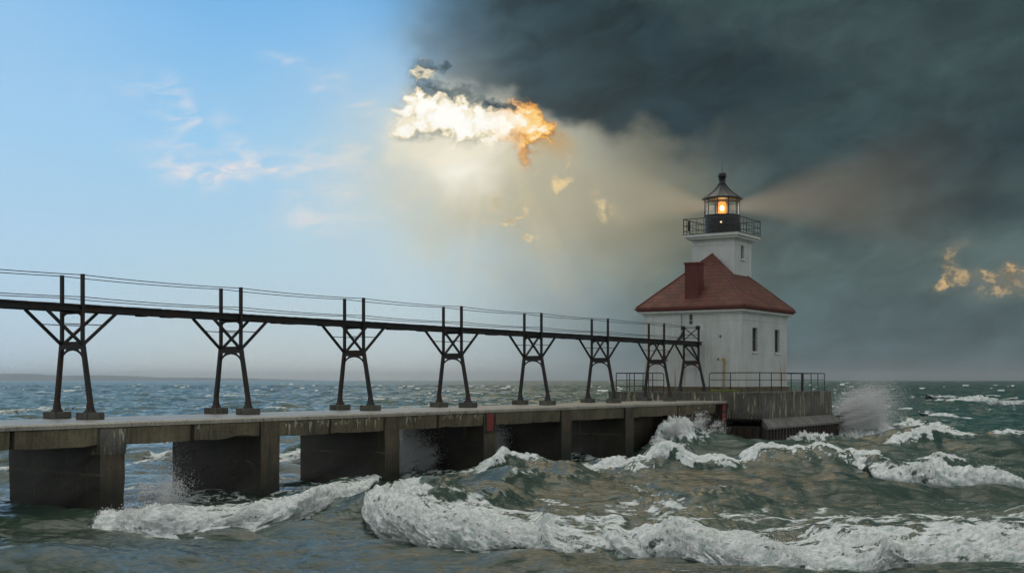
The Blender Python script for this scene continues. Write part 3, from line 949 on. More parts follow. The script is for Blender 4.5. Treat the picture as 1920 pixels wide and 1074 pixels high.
# hipped roof
e = .42
rq0, rq1, rl0, rl1 = B0 - e, B1 + e, BA - e, BC + e
hw = BM - rl0; zr = ZE + .055; zt = zr + hw * .955
m = MB()
ra, rb = (rq0 + hw, BM), (rq1 - hw, BM)
zn = zr + .05
vs = [(rq0, rl0, zn), (rq1, rl0, zn), (rq1, rl1, zn), (rq0, rl1, zn), (ra[0], ra[1], zt), (rb[0], rb[1], zt), (rq0, rl0, zr), (rq1, rl0, zr), (rq1, rl1, zr), (rq0, rl1, zr)]
m.add(vs, [(0, 4, 3), (1, 2, 5), (0, 1, 5, 4), (2, 3, 4, 5), (6, 7, 1, 0), (7, 8, 2, 1), (8, 9, 3, 2), (9, 6, 0, 3), (9, 8, 7, 6)])
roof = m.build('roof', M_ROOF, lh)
m = MB()
for a, b in (((rq0, rl0), ra), ((rq0, rl1), ra), ((rq1, rl0), rb), ((rq1, rl1), rb)):
    m.tube((a[0], a[1], zn + .0), (b[0], b[1], zt + .0), .055, n=6)
m.build('hip_cap', M_REDTRIM, lh, parent=roof)
# gutter
m = MB()
g0 = [(rq0 - .05, rl0 - .05), (rq1 + .05, rl0 - .05), (rq1 + .05, rl1 + .05), (rq0 - .05, rl1 + .05)]
for a, b in zip(g0, g0[1:] + g0[:1]): m.bar((a[0], a[1], ZE - .01), (b[0], b[1], ZE - .01), .085, .1)
m.build('gutter', M_REDTRIM, lh)
# chimney
m = MB(); m.box(B0 + .12, B0 + 1.0, BM - .52, BM + .46, ZE + .1, EYE + 7.72); m.box(B0 + .07, B0 + 1.05, BM - .57, BM + .51, EYE + 7.723, EYE + 7.86)
m.build('chimney', M_CHIM, lh, bevel=.012)


# windows of the near and far walls
def window_l(l, out, a, b, z0, z1, small=False):
    m = MB(); d = .14; y0, y1 = sorted((l - out * d, l - out * (d + .05)))
    fw = .06 if not small else .035
    for bx in ((a + .002, a + fw, z0 + .002, z1 - .002), (b - fw, b - .002, z0 + .002, z1 - .002), (a + fw, b - fw, z0 + .002, z0 + fw), (a + fw, b - fw, z1 - fw, z1 - .002), (a + fw, b - fw, (z0 + z1) / 2 - .025, (z0 + z1) / 2 + .025)):
        m.box(bx[0], bx[1], y0, y1, bx[2], bx[3])
    if not small: m.box((a + b) / 2 - .015, (a + b) / 2 + .015, y0 + .004, y1 - .004, z0 + fw, z1 - fw)
    w = m.build('window', M_FRAME, lh)
    m = MB(); yy = l - out * (d + .025)
    m.add([(a + .01, yy, z0 + .01), (b - .01, yy, z0 + .01), (b - .01, yy, z1 - .01), (a + .01, yy, z1 - .01)], [(0, 1, 2, 3)])
    m.build('pane', M_DARKGLASS, lh, parent=w)
    m = MB(); y0, y1 = sorted((l + out * .09, l - out * .1)); m.box(a - .1, b + .1, y0, y1, z0 - .13, z0 - .003); m.build('sill', M_TRIM, lh, parent=w)
    return w


for a, b in WIN:
    window_l(BA, -1, a, b, wz0, wz1); window_l(BC, 1, a, b, wz0, wz1)
for a in (BM - 1.8, BM + .9):     # back wall
    m = MB(); m.box(B1 - .2, B1 - .15, a, a + .9, wz0, wz1); m.build('window', M_DARKGLASS, lh)
# shoreward side: door, vent slot, pipes
m = MB(); m.box(B0 + .07, B0 + .11, door[0], door[1], door[2], door[3])
for z0, z1 in ((door[2] + .18, door[2] + .95), (door[2] + 1.1, door[3] - .15)): m.box(B0 + .055, B0 + .069, door[0] + .14, door[1] - .14, z0, z1)
dr = m.build('door', M_WALL, lh)
m = MB(); m.box(B0 + .06, B0 + .1, upd[0] + .002, upd[1] - .002, upd[2] + .002, upd[3] - .002); m.build('slot_window', M_DARKGLASS, lh)
m = MB(); m.path([(B0 - .06, BM - .75, ZW1 + .05), (B0 - .06, BM - .75, EYE + 4.2), (B0 - .06, BM - 1.1, EYE + 3.8), (B0 - .06, BM - 1.1, EYE + .0)], .03, 6); m.build('downpipe', M_TRIM, lh)
m = MB(); m.path([(B0 - .05, BM + .62, ZW1 + .05), (B0 - .05, BM + .62, EYE + 2.6)], .018, 6); m.build('conduit', M_FRAME, lh)
m = MB(); m.path([(B0 - .35, 33.45, EYE + 1.35), (B0 - .2, 33.45, EYE + 1.4), (B0 - .1, 33.5, EYE + 1.3), (B0 - .1, 33.55, EYE - .42)], .05, 8); m.lathe((B0 - .38, 33.45), [(.07, EYE + 1.24), (.09, EYE + 1.27), (.09, EYE + 1.43), (.06, EYE + 1.46)], 10)
m.build('vent_pipe', M_YELLOW, lh, smooth=True)
for l, z in ((33.95, 1.38), (37.7, 1.35), (33.8, 2.9)):
    m = MB(); m.box(B0 - .07, B0 - .005, l - .05, l + .05, EYE + z - .06, EYE + z + .06); m.build('junction_box', M_FRAME, lh)
m = MB(); m.tube((B0 - .7, 37.55, EYE + 1.75), (B0 - .04, 37.55, EYE + 1.95), .025); m.lathe((B0 - .72, 37.55), [(.12, EYE + 1.5), (.13, EYE + 1.6), (.05, EYE + 1.82)], 10); m.build('wall_lamp', M_REDRUST, lh, smooth=True)

# tower
tz0, tz1 = zr + .3, ZG - .42
tw = (81.0 + .0, 84.1)
tb = MB()
twin = (82.25, 82.75, EYE + 8.42, EYE + 9.32)
opening_wall(tb, 'l', TA, .2, T0, T1, tz0, tz1, [twin], -1)
opening_wall(tb, 'l', TB, .2, T0, T1, tz0, tz1, [twin], 1)
opening_wall(tb, 'q', T0, .2, TA, TB, tz0, tz1, [], -1)
opening_wall(tb, 'q', T1, .2, TA, TB, tz0, tz1, [], 1)
tower = tb.build('tower', M_WALL, lh)
window_l(TA, -1, *twin, small=True); window_l(TB, 1, *twin, small=True)


def tband(name, e, z0, z1, mat, parent=None):
    m = MB(); m.box(T0 - e, T1 + e, TA - e, TB + e, z0, z1); return m.build(name, mat, lh, parent=parent)


tband('tower_moulding', .03, ZG - .75, ZG - .70, M_TRIM); tband('tower_cornice', .12, ZG - .42, ZG - .34, M_TRIM)
tband('tower_cornice', .33, ZG - .338, ZG - .19, M_TRIM); tband('gallery_floor', .48, ZG - .188, ZG, M_TRIM)
tband('gallery_floor_plate', .52, ZG + .002, ZG + .03, M_LROOF)
# gallery railing
GE = .46; ZGR = ZG + 1.08
gr = None
cs = [(T0 - GE, TA - GE), (T1 + GE, TA - GE), (T1 + GE, TB + GE), (T0 - GE, TB + GE)]
m = MB()
for a, b in zip(cs, cs[1:] + cs[:1]): m.tube((*a, ZGR), (*b, ZGR), .028)
gr = m.build('gallery_railing', M_RAIL, lh)
for zz in (ZG + .24, ZG + .62):
    m = MB()
    for a, b in zip(cs, cs[1:] + cs[:1]): m.tube((*a, zz), (*b, zz), .02)
    m.build('rail', M_RAIL, lh, parent=gr)
for a, b in zip(cs, cs[1:] + cs[:1]):
    for k in range(8):
        p = (a[0] + (b[0] - a[0]) * k / 8, a[1] + (b[1] - a[1]) * k / 8)
        m = MB(); m.tube((*p, ZG + .03), (*p, ZGR + (.06 if k == 0 else 0)), .032 if k == 0 else .016); m.build('baluster', M_RAIL, lh, parent=gr)
m = MB(); m.lathe((T0 - GE + .1, TB + GE - .35), [(.03, ZG + .25), (.09, ZG + .3), (.1, ZG + .8), (.06, ZG + .95), (.02, ZG + 1.0)], 10); m.build('hanging_horn', M_BLACK, lh, smooth=True)

# lantern room: ten-sided
LC = ((T0 + T1) / 2, BM); NS = 10; PHS = .25
zg0 = ZG + .031; zg1 = ZG + 1.42; zg2 = ZG + 2.52; RL = 1.22
m = MB(); m.lathe(LC, [(RL, zg0), (RL, zg1 - .06), (RL + .05, zg1 - .05), (RL + .05, zg1), (RL - .06, zg1)], NS * 3, PHS)
par = m.build('lantern_parapet', M_BLACK, lh)
m = MB(); a = math.radians(200); m.lathe((LC[0] - math.cos(.35) * (RL + .01), LC[1] - math.sin(.35) * (RL + .01)), [(.03, ZG + .78), (.07, ZG + .8), (.07, ZG + .87), (.03, ZG + .9)], 10)
m.build('marker_lamp', M_SPARK, lh, parent=par)
m = MB()
ang = [2 * math.pi * (k + PHS) / NS for k in range(NS)]
rg_ = RL - .03
for k in range(NS):
    a, b = ang[k], ang[(k + 1) % NS]
    p = [(LC[0] + rg_ * math.cos(t), LC[1] + rg_ * math.sin(t)) for t in (a, b)]
    m.add([(*p[0], zg1 + .01), (*p[1], zg1 + .01), (*p[1], zg2 + .05), (*p[0], zg2 + .05)], [(0, 1, 2, 3)])
glz = m.build('lantern_glazing', M_GLASS, lh)
for t in ang:
    m = MB(); x, y = LC[0] + (RL - .01) * math.cos(t), LC[1] + (RL - .01) * math.sin(t); m.tube((x, y, zg1 - .02), (x, y, zg2 + .06), .035, n=6)
    m.build('mullion', M_LROOF, lh, parent=glz)
m = MB()
for zz in (zg2 - .17,):
    for k in range(NS):
        a, b = ang[k], ang[(k + 1) % NS]; m.tube((LC[0] + RL * .99 * math.cos(a), LC[1] + RL * .99 * math.sin(a), zz), (LC[0] + RL * .99 * math.cos(b), LC[1] + RL * .99 * math.sin(b), zz), .02, n=6)
m.build('glazing_bar', M_LROOF, lh, parent=glz)
# lens and lamp
zl = ZG + 1.95
m = MB(); m.lathe(LC, [(.16, zg0), (.16, zl - .62), (.42, zl - .6), (.42, zl - .52), (.1, zl - .5)], 20); m.build('lamp_pedestal', M_REDRUST, lh)
m = MB(); m.lathe(LC, [(.10, zl - .48), (.3, zl - .46), (.37, zl - .2), (.39, zl), (.37, zl + .2), (.3, zl + .44), (.1, zl + .5)], 28); lens = m.build('lens', M_LENS, lh, smooth=True)
m = MB(); m.lathe(LC, [(.03, zl - .17), (.10, zl - .13), (.15, zl), (.10, zl + .13), (.03, zl + .17)], 16); m.build('lamp', M_LAMP, lh, parent=lens, smooth=True)
pll = bpy.data.lights.new('lamp_light', 'POINT'); pll.energy = 90; pll.color = (1, .55, .2); pll.shadow_soft_size = .3
plo = bpy.data.objects.new('lamp_light', pll); COL.objects.link(plo); plo.location = W(LC[0], LC[1], zl)
# lantern roof, vent ball, rod
m = MB()
prof = [(RL + .12, zg2 + .0), (RL + .2, zg2 + .05), (RL + .2, zg2 + .12), (RL + .02, zg2 + .2)]
for r, z in ((.98, .37), (.78, .51), (.6, .66), (.44, .83), (.32, .99), (.26, 1.08)): prof.append((r, zg2 + z))
m.lathe(LC, [(.1, zg2 + .02)] + prof, NS, PHS)
lr = m.build('lantern_roof', M_LROOF, lh)
m = MB()
for t in ang:
    pts = [(LC[0] + (r + .005) * math.cos(t), LC[1] + (r + .005) * math.sin(t), z + .01) for r, z in prof[3:]]
    m.path(pts, .022, 5)
m.build('roof_rib', M_BLACK, lh, parent=lr)
m = MB(); zb2 = zg2 + 1.07
m.lathe(LC, [(.3, zb2), (.3, zb2 + .06), (.23, zb2 + .1), (.2, zb2 + .3), (.26, zb2 + .33), (.26, zb2 + .37), (.16, zb2 + .4)] + [(.3 * math.cos(a), zb2 + .62 + .3 * math.sin(a)) for a in np.linspace(-.9, 1.45, 12)], 20)
m.build('vent_ball', M_BLACK, lh, smooth=True)
m = MB(); m.tube((*LC, zb2 + .9), (*LC, zb2 + 1.65), .025, .008); m.build('lightning_rod', M_BLACK, lh)

# ------------------------------------------------------------------ the sea
def gp(px, py, z=0.0):           # where the water plane (height z) is seen at a picture point
    y = (EYE - z) * F / (py - HY)
    return ((px - HX) / F * y, y)


def spectrum_tile(n, L, lam, rms, wdir, spread, seed, cut):
    """periodic wind-sea: height and horizontal displacement on an n x n tile of side L"""
    r = np.random.default_rng(seed)
    k1 = np.fft.fftfreq(n, L / n) * 2 * np.pi
    kx, ky = np.meshgrid(k1, k1)
    k = np.hypot(kx, ky); k[0, 0] = 1
    kp = 2 * np.pi / lam
    cosd = (kx * wdir[0] + ky * wdir[1]) / k
    S = np.exp(-1.1 * (kp / k) ** 2) / k ** 3.7 * (np.abs(cosd) ** spread + .04) * np.exp(-(k / cut) ** 2)
    S[0, 0] = 0
    h = np.sqrt(S) * (r.normal(size=(n, n)) + 1j * r.normal(size=(n, n)))
    z = np.real(np.fft.ifft2(h))
    sc = rms / z.std()
    z = z * sc
    dx = np.real(np.fft.ifft2(-1j * kx / k * h)) * sc
    dy = np.real(np.fft.ifft2(-1j * ky / k * h)) * sc
    return z, dx, dy


def power_tile(n, beta, seed, lowcut=0):
    r = np.random.default_rng(seed)
    k1 = np.fft.fftfreq(n) * n
    kx, ky = np.meshgrid(k1, k1); k = np.hypot(kx, ky); k[0, 0] = 1
    S = k ** -beta; S[0, 0] = 0
    if lowcut: S[k < lowcut] = 0
    z = np.real(np.fft.ifft2(S * (r.normal(size=(n, n)) + 1j * r.normal(size=(n, n)))))
    return z / z.std()


def samp(t, L, x, y):            # periodic bilinear lookup
    n = t.shape[0]
    u = (x / L) % 1.0 * n; v = (y / L) % 1.0 * n
    i = np.floor(u).astype(np.int32); j = np.floor(v).astype(np.int32)
    fu = u - i; fv = v - j
    i %= n; j %= n; i1 = (i + 1) % n; j1 = (j + 1) % n
    return (t[j, i] * (1 - fu) + t[j, i1] * fu) * (1 - fv) + (t[j1, i] * (1 - fu) + t[j1, i1] * fu) * fv


def sst(x, a, b):
    t = np.clip((x - a) / (b - a), 0, 1); return t * t * (3 - 2 * t)


WD = np.array([-.22, -.975]); WD = WD / np.hypot(*WD)
TILE1 = spectrum_tile(512, 173.0, 17.0, .26, WD, 5, 1, 9)
TILE2 = spectrum_tile(512, 41.0, 5.0, .075, WD, 3, 2, 30)
TILE3 = spectrum_tile(512, 9.7, 1.15, .016, WD, 2, 3, 120)
N1 = power_tile(512, 1.9, 4); N2 = power_tile(512, 1.55, 5); N3 = power_tile(512, 1.0, 6, 3); N4 = power_tile(512, 1.25, 8, 2)
PUFF = power_tile(512, 2.3, 9, 4); NS_ = power_tile(512, 2.6, 10, 3)

# crests: picture points of the toe line with the height of the roller there
ROLLERS = []


def roller(pts, wf, wb, trail, lump, dens=1.0, mat=1.5):
    """pts: (px, py of the toe, height); a breaking bore running towards the camera"""
    P = np.array([(*gp(a, b), h) for a, b, h in pts])
    o = np.argsort(P[:, 0]); ROLLERS.append((P[o], wf, wb, trail, lump, dens, mat))


roller([(680, 984, 0), (702, 1000, .62), (760, 1018, .66), (860, 1030, .60), (960, 1034, .52), (1050, 1033, .55), (1130, 1043, .50), (1200, 1050, .55), (1330, 1058, .50), (1430, 1072, .52), (1550, 1078, .46), (1700, 1072, .42), (1920, 1064, .40), (2300, 1060, .35)], .95, 5.0, 4.0, .9, 1.0, 6.5)
roller([(130, 984, 0), (165, 988, .10), (225, 995, .30), (290, 998, .54), (345, 996, .30), (400, 992, .52), (455, 989, .34), (510, 983, .50), (555, 974, .28), (600, 964, .20), (640, 954, .12), (672, 948, 0)], .9, 4.0, 2.5, .9, 1.0, 4.5)
roller([(1708, 916, 0), (1724, 917, .62), (1790, 921, .78), (1860, 925, .74), (1930, 928, .76), (2050, 933, .65), (2300, 941, .5)], .9, 4.0, 3.5, .9, 1.0, 4.0)
roller([(1690, 758, 0), (1790, 758, .8), (1870, 757, 1.1), (1960, 762, 1.1), (2100, 765, 0)], 2.5, 3.5, 4.0, 1.2, 1.0, 3.0)
roller([(1700, 778, 0), (1740, 781, .5), (1790, 785, .6), (1850, 788, .3), (1870, 789, 0)], 1.6, 2.4, 3.0, 1.0, .8, 2.0)
roller([(230, 872, 0), (250, 868, .8), (310, 862, .9), (370, 852, .8), (420, 846, 0)], 1.4, 2.2, 3.0, 1.0, 1.0, 2.5)
roller([(480, 868, 0), (520, 868, .6), (570, 864, .7), (640, 860, .6), (690, 856, 0)], 1.2, 2.0, 3.0, 1.0, .8, 2.0)
roller([(300, 748, 0), (325, 748, .6), (370, 746, .6), (400, 746, 0)], 2.0, 3.0, 3.0, 1.0)
roller([(410, 754, 0), (430, 753, .6), (462, 748, .7), (480, 747, 0)], 2.0, 2.6, 3.0, 1.0)
roller([(1640, 808, 0), (1690, 812, .4), (1735, 806, .45), (1760, 806, 0)], 1.2, 1.8, 3.0, .8, .7)
roller([(1770, 805, 0), (1800, 812, .45), (1850, 826, .45), (1885, 836, .3), (1900, 838, 0)], 1.2, 1.8, 2.5, .8, .8)
roller([(-120, 905, 0), (-20, 900, .5), (20, 880, .45), (60, 865, 0)], 1.3, 2.4, 4.0, 1.0, .8)
roller([(-100, 780, 0), (0, 779, .5), (60, 777, .5), (100, 776, 0)], 1.6, 2.2, 3.0, .8, .7)

# heaves: (px, py of the crest foot, height, front width, back width) - the green swell before the platform
SWELLS = []


def swell(pts, wf, wb, foam, width):
    P = np.array([(*gp(a, b), h) for a, b, h in pts]); o = np.argsort(P[:, 0]); SWELLS.append((P[o], wf, wb, foam, width))


swell([(980, 890, .0), (1060, 893, .45), (1150, 890, .8), (1230, 886, 1.15), (1330, 884, 1.2), (1420, 884, 1.2), (1500, 880, 1.05), (1570, 878, .7), (1640, 877, .25), (1700, 876, 0)], 4.6, 3.0, .86, 1.6)
swell([(800, 905, 0), (880, 908, .5), (935, 908, .95), (990, 906, .75), (1060, 905, .35), (1130, 905, 0)], 2.6, 2.2, .5, .8)
swell([(1330, 940, 0), (1450, 936, .35), (1560, 932, .5), (1640, 928, .5), (1700, 925, .3), (1760, 922, .0)], 3.4, 3.6, 0, 1)
swell([(760, 935, 0), (860, 932, .3), (980, 925, .5), (1100, 915, .45), (1200, 908, .0)], 2.8, 3.0, .2, .6)
swell([(1100, 945, 0), (1220, 944, .3), (1340, 948, .35), (1450, 952, .0)], 2.6, 2.6, .2, .7)
swell([(560, 965, 0), (680, 962, .5), (780, 960, .6), (900, 958, .5), (1000, 955, 0)], 2.6, 2.6, .15, 1)
swell([(1600, 850, 0), (1690, 848, .6), (1760, 846, .75), (1830, 846, .6), (1920, 846, .3)], 2.2, 2.4, .7, .8)
swell([(1580, 868, 0), (1650, 868, .55), (1720, 868, .7), (1790, 866, .6), (1850, 866, .0)], 2.0, 2.2, .5, .7)


def puff(L, x, y):                # rounded heads with creases between them
    return 1 - np.exp(-1.5 * np.abs(samp(PUFF, L, x, y)))


def dense(P):
    gx = np.linspace(P[0, 0], P[-1, 0], 240)
    gy = np.interp(gx, P[:, 0], P[:, 1]); ga = np.interp(gx, P[:, 0], P[:, 2])
    k = np.hanning(27); k /= k.sum()
    pad = lambda v: np.convolve(np.concatenate([2 * v[0] - v[13:0:-1], v, 2 * v[-1] - v[-2:-15:-1]]), k, 'valid')
    gy = pad(gy); ga = np.clip(pad(ga), 0, None)
    gm = np.gradient(gy, gx)
    return gx, gy, ga, gm, np.cumsum(np.sqrt(1 + gm * gm)) * (gx[1] - gx[0])


def sea(X, Y):
    """displacement and foam density of the sea at rest position X, Y"""
    R = np.hypot(X, Y)
    z1, ax, ay = (samp(t, 173.0, X, Y) for t in TILE1)
    z1b = samp(TILE1[0], 173.0 * 1.37, X * .94 + Y * .34 + 31, Y * .94 - X * .34 + 77)
    near = np.exp(-(R / 900) ** 2)
    f2 = np.exp(-(R / 420) ** 2) * (.72 + .28 * sst(R, 50, 90)); f3 = np.exp(-(R / 75) ** 2) * .6
    z2, bx, by = (samp(t, 41.0, X, Y) for t in TILE2)
    z3, cx, cy = (samp(t, 9.7, X, Y) for t in TILE3)
    calm = .72 + .28 * sst(R, 45, 100)                       # lee behind the bar: shorter chop near by
    far = 1 + .5 * sst(R, 200, 900)
    Z = (z1 + .6 * z1b) * calm * far + z2 * f2 + z3 * f3
    DXs = 1.15 * (ax * calm + bx * f2 + cx * f3); DYs = 1.15 * (ay * calm + by * f2 + cy * f3)
    # whitecaps where the crests stand highest
    capn = samp(N1, 61.0, X, Y) * .6 + samp(N4, 11.0, X * .55, Y) * .5
    cap = sst(z1 / .26 + z1b * .5 / .26 + z2 / .075 * .6 + capn * .9, 3.1, 4.3) * (.35 + .65 * sst(R, 60, 110))
    foam = cap * .95
    lac = samp(N1, 23.0, X * .5, Y)
    foam = np.maximum(foam, .24 * sst(lac, .5, 2.0) * np.exp(-((R - 40) / 28) ** 2))
    # swells
    for P, wf, wb, fo, wid in SWELLS:
        inx = (X > P[0, 0]) & (X < P[-1, 0])
        yc = np.interp(X, P[:, 0], P[:, 1]); a = np.interp(X, P[:, 0], P[:, 2]) * inx
        yc = yc + .5 * samp(NS_, 31.0, X, X * 0 + 3.3) + .2 * samp(NS_, 11.0, X, X * 0 + 1.3)
        a = a * (1 + .16 * samp(NS_, 23.0, X, X * 0 + 8.0) + .08 * samp(NS_, 7.1, X, X * 0 + 2.0))
        s = yc - Y
        prof = np.where(s > 0, np.exp(-(s / wf) ** 2 * 1.2) * .55 + np.exp(-(np.abs(s) / (wf * .45)) ** 1.4) * .45, np.exp(-(s / wb) ** 2))
        Z = Z + a * prof * (1 + .05 * samp(NS_, 7.3, X, Y * .5))
        DYs = DYs - a * .45 * np.exp(-(s / 1.1) ** 2)
        if fo:
            fn = samp(N4, 3.6, X, Y * .6)
            fr = np.exp(-((s - .35) / (wid * np.clip(.75 + .3 * fn, .25, 2))) ** 2) * np.clip(a * 1.3, 0, 1)
            foam = np.maximum(foam, (fo + .3) * fr)
            foam = np.maximum(foam, fo * .62 * np.clip(a, 0, 1) * np.exp(-((s + 2.0) / 2.6) ** 2))
            # threads drawn up the face
            th = samp(N1, 7.0, X * 1.2 + s * .6, s * .35)
            foam = np.maximum(foam, fo * .72 * np.clip(a, 0, 1) * np.exp(-((s - 1.2) / 2.0) ** 2) * sst(th, .2, 1.6))
            pf = puff(4.1, X, Y * .7) * .13 + puff(1.7, X, Y * .7) * .05
            Z = Z + pf * fr * .9
    # rollers: the sheet is folded up along the toe so that the front stands steep
    for P, wf, wb, tr, lump, dens, mat in ROLLERS:
        gx, gy, ga, gm, gs = dense(P)
        inx = (X > P[0, 0]) & (X < P[-1, 0])
        sel = np.nonzero(inx & (np.abs(Y - np.interp(X, gx, gy)) < 45))[0]
        x = X[sel]; y = Y[sel]
        yt = np.interp(x, gx, gy); a = np.interp(x, gx, ga); mm = np.interp(x, gx, gm); nn = 1 / np.sqrt(1 + mm * mm)
        c0 = x * 0
        w1 = samp(NS_, 23.0, x, c0 + 1.7); w2 = samp(NS_, 6.3, x, c0 + 5.1)
        yt = yt + .38 * w1 + .12 * w2
        a = a * np.clip(1 + .28 * samp(NS_, 19.0, x + 3, c0 + 1.0) + .24 * samp(NS_, 7.1, x, c0 + 4.0), .4, 1.7)
        u = (y - yt) * nn; wp = 2.1 * wf
        p = np.clip(u / wp, 0, 1); th = p * (math.pi / 2)
        e = np.clip(a * 3.0, 0, 1); on = (u > 0)
        hgt = np.where(u < wp, np.sin(th) ** 1.15, np.exp(-(np.clip(u - wp, 0, None) / wb) ** 2)) * on
        uc = wf * (1 - np.cos(th)) - .18 * a * np.sin(2 * th)
        dyr = np.where(u < wp, uc - u, (wf - wp) * np.exp(-(np.clip(u - wp, 0, None) / 3.2) ** 2)) * on
        matw = mat * np.clip(1 + .35 * samp(NS_, 13.0, x, y * .6) + .25 * samp(NS_, 4.7, x, y * .7), .3, 2)
        body = on * sst(u, -.02, .12) * np.exp(-(np.clip(u - wp, 0, None) / matw) ** 2) * e
        rear = sst(u, wp * .7, wp + mat)
        wx = np.interp(x, gx, gs) + .25 * samp(NS_, 5.0, x, u); wu = u + .25 * samp(NS_, 5.0, u + 3, x)
        pz = puff(7.5, wx, wu * .8) * .30 + puff(3.1, wx + 1, wu) * .15 + puff(1.35, wx, wu + 2) * .085 + puff(.6, wx, wu) * .042 + puff(.27, wx, wu) * .018
        pz = (pz - .30) * lump * body * np.clip(a * 1.5, .35, 1) * (1 - .55 * rear)
        Z[sel] = Z[sel] * (1 - .6 * body) + a * hgt + pz * (.25 + .75 * np.sin(th))
        push = dyr * e - pz * np.cos(th) * 1.1
        DYs[sel] = DYs[sel] * (1 - .8 * body) + push * nn
        DXs[sel] = DXs[sel] * (1 - .8 * body) - push * nn * mm
        streak = samp(N1, 8.0, x * .42, y) * .5 + samp(N4, 2.6, x * .5, y) * .5
        gapn = samp(N4, 4.3, x * .7, wu) * .55 + samp(NS_, 4.3, x * .7, wu * .9) * .75
        fz = dens * body * np.clip(1.0 - (.46 + .24 * rear) * sst(gapn, .0 - .5 * rear, 1.5), .3, 1)
        fringe = np.exp(np.clip(u, -3, 0) / .38) * (u < .1) * e * np.clip(.62 + .22 * samp(N4, 2.9, x, y) + .2 * samp(NS_, 3.3, x, y), 0, .95)
        fz = np.maximum(fz, dens * fringe)
        tail = np.exp(-np.clip(u - wp, 0, None) / tr) * on * np.clip(a * 2, 0, 1)
        fz = np.maximum(fz, dens * tail * (.58 + .20 * streak))
        foam[sel] = np.maximum(foam[sel], fz)
    # the surge climbing the pier between the last bent and the platform
    q = X * DX + Y * DY; l = -X * DY * 1.0
    l = -(X * DY - Y * DX)
    sur = np.exp(-((q - 66.2) / 3.1) ** 2) * np.exp(-(np.clip(PE - l, 0, None) / 1.6) ** 2) * (l < PE + .2)
    pz = puff(6.1, X, Y * .6) * .34 + puff(2.3, X, Y * .6) * .14
    Z = Z + sur * (1.25 + pz * 1.3)
    foam = np.maximum(foam, np.clip(sur * 1.6, 0, 1) * (.8 + .25 * samp(N4, 2.2, X, Y * .7)))
    # churned water round the foot of pier and platform
    ch = np.exp(-(np.clip(29.0 - l, 0, None) / 2.4) ** 2) * (l < 33) * sst(q, 70, 76) * (1 - sst(q, 90, 97))
    foam = np.maximum(foam, ch * (.62 + .22 * samp(N4, 3.3, X, Y * .6)))
    Z = Z + ch * .15 * np.abs(samp(PUFF, 2.6, X, Y))
    ch2 = np.exp(-((q - 91) / 5.5) ** 2 - ((l - 27.0) / 4.2) ** 2)
    mo = np.exp(-((q - 89.4) / 2.6) ** 2 - ((l - 27.9) / 1.8) ** 2)
    Z = Z + mo * (.9 + .9 * puff(3.7, X, Y) + .35 * puff(1.3, X, Y))
    foam = np.maximum(foam, np.clip(mo * 2, 0, .95))
    foam = np.maximum(foam, ch2 * (.75 + .25 * samp(N4, 3.3, X, Y * .6)))
    pr = np.exp(-(np.clip(PE - l, 0, None) / .9) ** 2) * (l < 38) * sst(q, 20, 30) * (1 - sst(q, 60, 63))
    foam = np.maximum(foam, pr * (.34 + .22 * samp(N4, 3.3, X, Y)))
    # streaky foam left on the water behind the front roller
    (xa, ya), (xb, yb) = gp(1500, 985), gp(1500, 958)
    st = np.exp(-((Y - 35.0 - .06 * X) / 4.2) ** 2) * sst(X, -1, 7)
    strk = samp(N1, 17.0, X * .38, Y) * .55 + samp(N4, 4.1, X * .32, Y) * .55
    foam = np.maximum(foam, st * np.clip(.52 + .22 * strk, 0, .85))
    Z = Z - .12 * np.exp(-((Y - 23) / 6.0) ** 2)
    return DXs, DYs, Z, np.clip(foam, 0, 1)


def build_sea():
    # rows: finer where the picture shows more; columns: fine across the view, coarse all round
    r = [4.0]
    while r[-1] < 17500:
        c = r[-1]
        k = .06 if c < 17 else .006 if c < 24 else .00165 if c < 50 else .0022 if c < 110 else .0035 if c < 320 else .007 if c < 900 else .02 if c < 3000 else .1
        r.append(c * (1 + k))
    r = np.array(r)
    fine = np.radians(27.5)
    a = np.concatenate([np.linspace(-np.pi, -fine, 70)[:-1], np.linspace(-fine, fine, 860), np.linspace(fine, np.pi, 70)[1:-1]])
    nr, na = len(r), len(a)
    Rg, Ag = np.meshgrid(r, a, indexing='ij')
    X = (Rg * np.sin(Ag)).ravel(); Y = (Rg * np.cos(Ag)).ravel()
    dx, dy, z, foam = sea(X, Y)
    co = np.empty((nr * na + 1, 3), np.float32)
    co[:-1, 0] = X + dx; co[:-1, 1] = Y + dy; co[:-1, 2] = z
    co[-1] = (0, 0, 0)
    i = np.arange(nr - 1)[:, None] * na; j = np.arange(na)[None, :]; j1 = (j + 1) % na
    quads = np.stack([i + j, i + na + j, i + na + j1, i + j1], -1).reshape(-1, 4)
    jj = np.arange(na); tris = np.stack([np.full(na, nr * na), jj, (jj + 1) % na], -1)
    me = bpy.data.meshes.new('water')
    me.vertices.add(len(co)); me.vertices.foreach_set('co', co.ravel())
    nl = quads.size + tris.size
    me.loops.add(nl); me.loops.foreach_set('vertex_index', np.concatenate([quads.ravel(), tris.ravel()]).astype(np.int32))
    npoly = len(quads) + len(tris)
    me.polygons.add(npoly)
    ls = np.concatenate([np.arange(len(quads)) * 4, quads.size + np.arange(len(tris)) * 3]).astype(np.int32)
    me.polygons.foreach_set('loop_start', ls)
    me.polygons.foreach_set('use_smooth', np.ones(npoly, bool))
    me.update(calc_edges=True)
    at = me.attributes.new('foam', 'FLOAT', 'POINT'); at.data.foreach_set('value', np.append(foam, 0).astype(np.float32))
    o = bpy.data.objects.new('water', me); COL.objects.link(o)
    tag(o, 'rough grey green lake water with breaking waves and white foam', kind='structure')
    return o


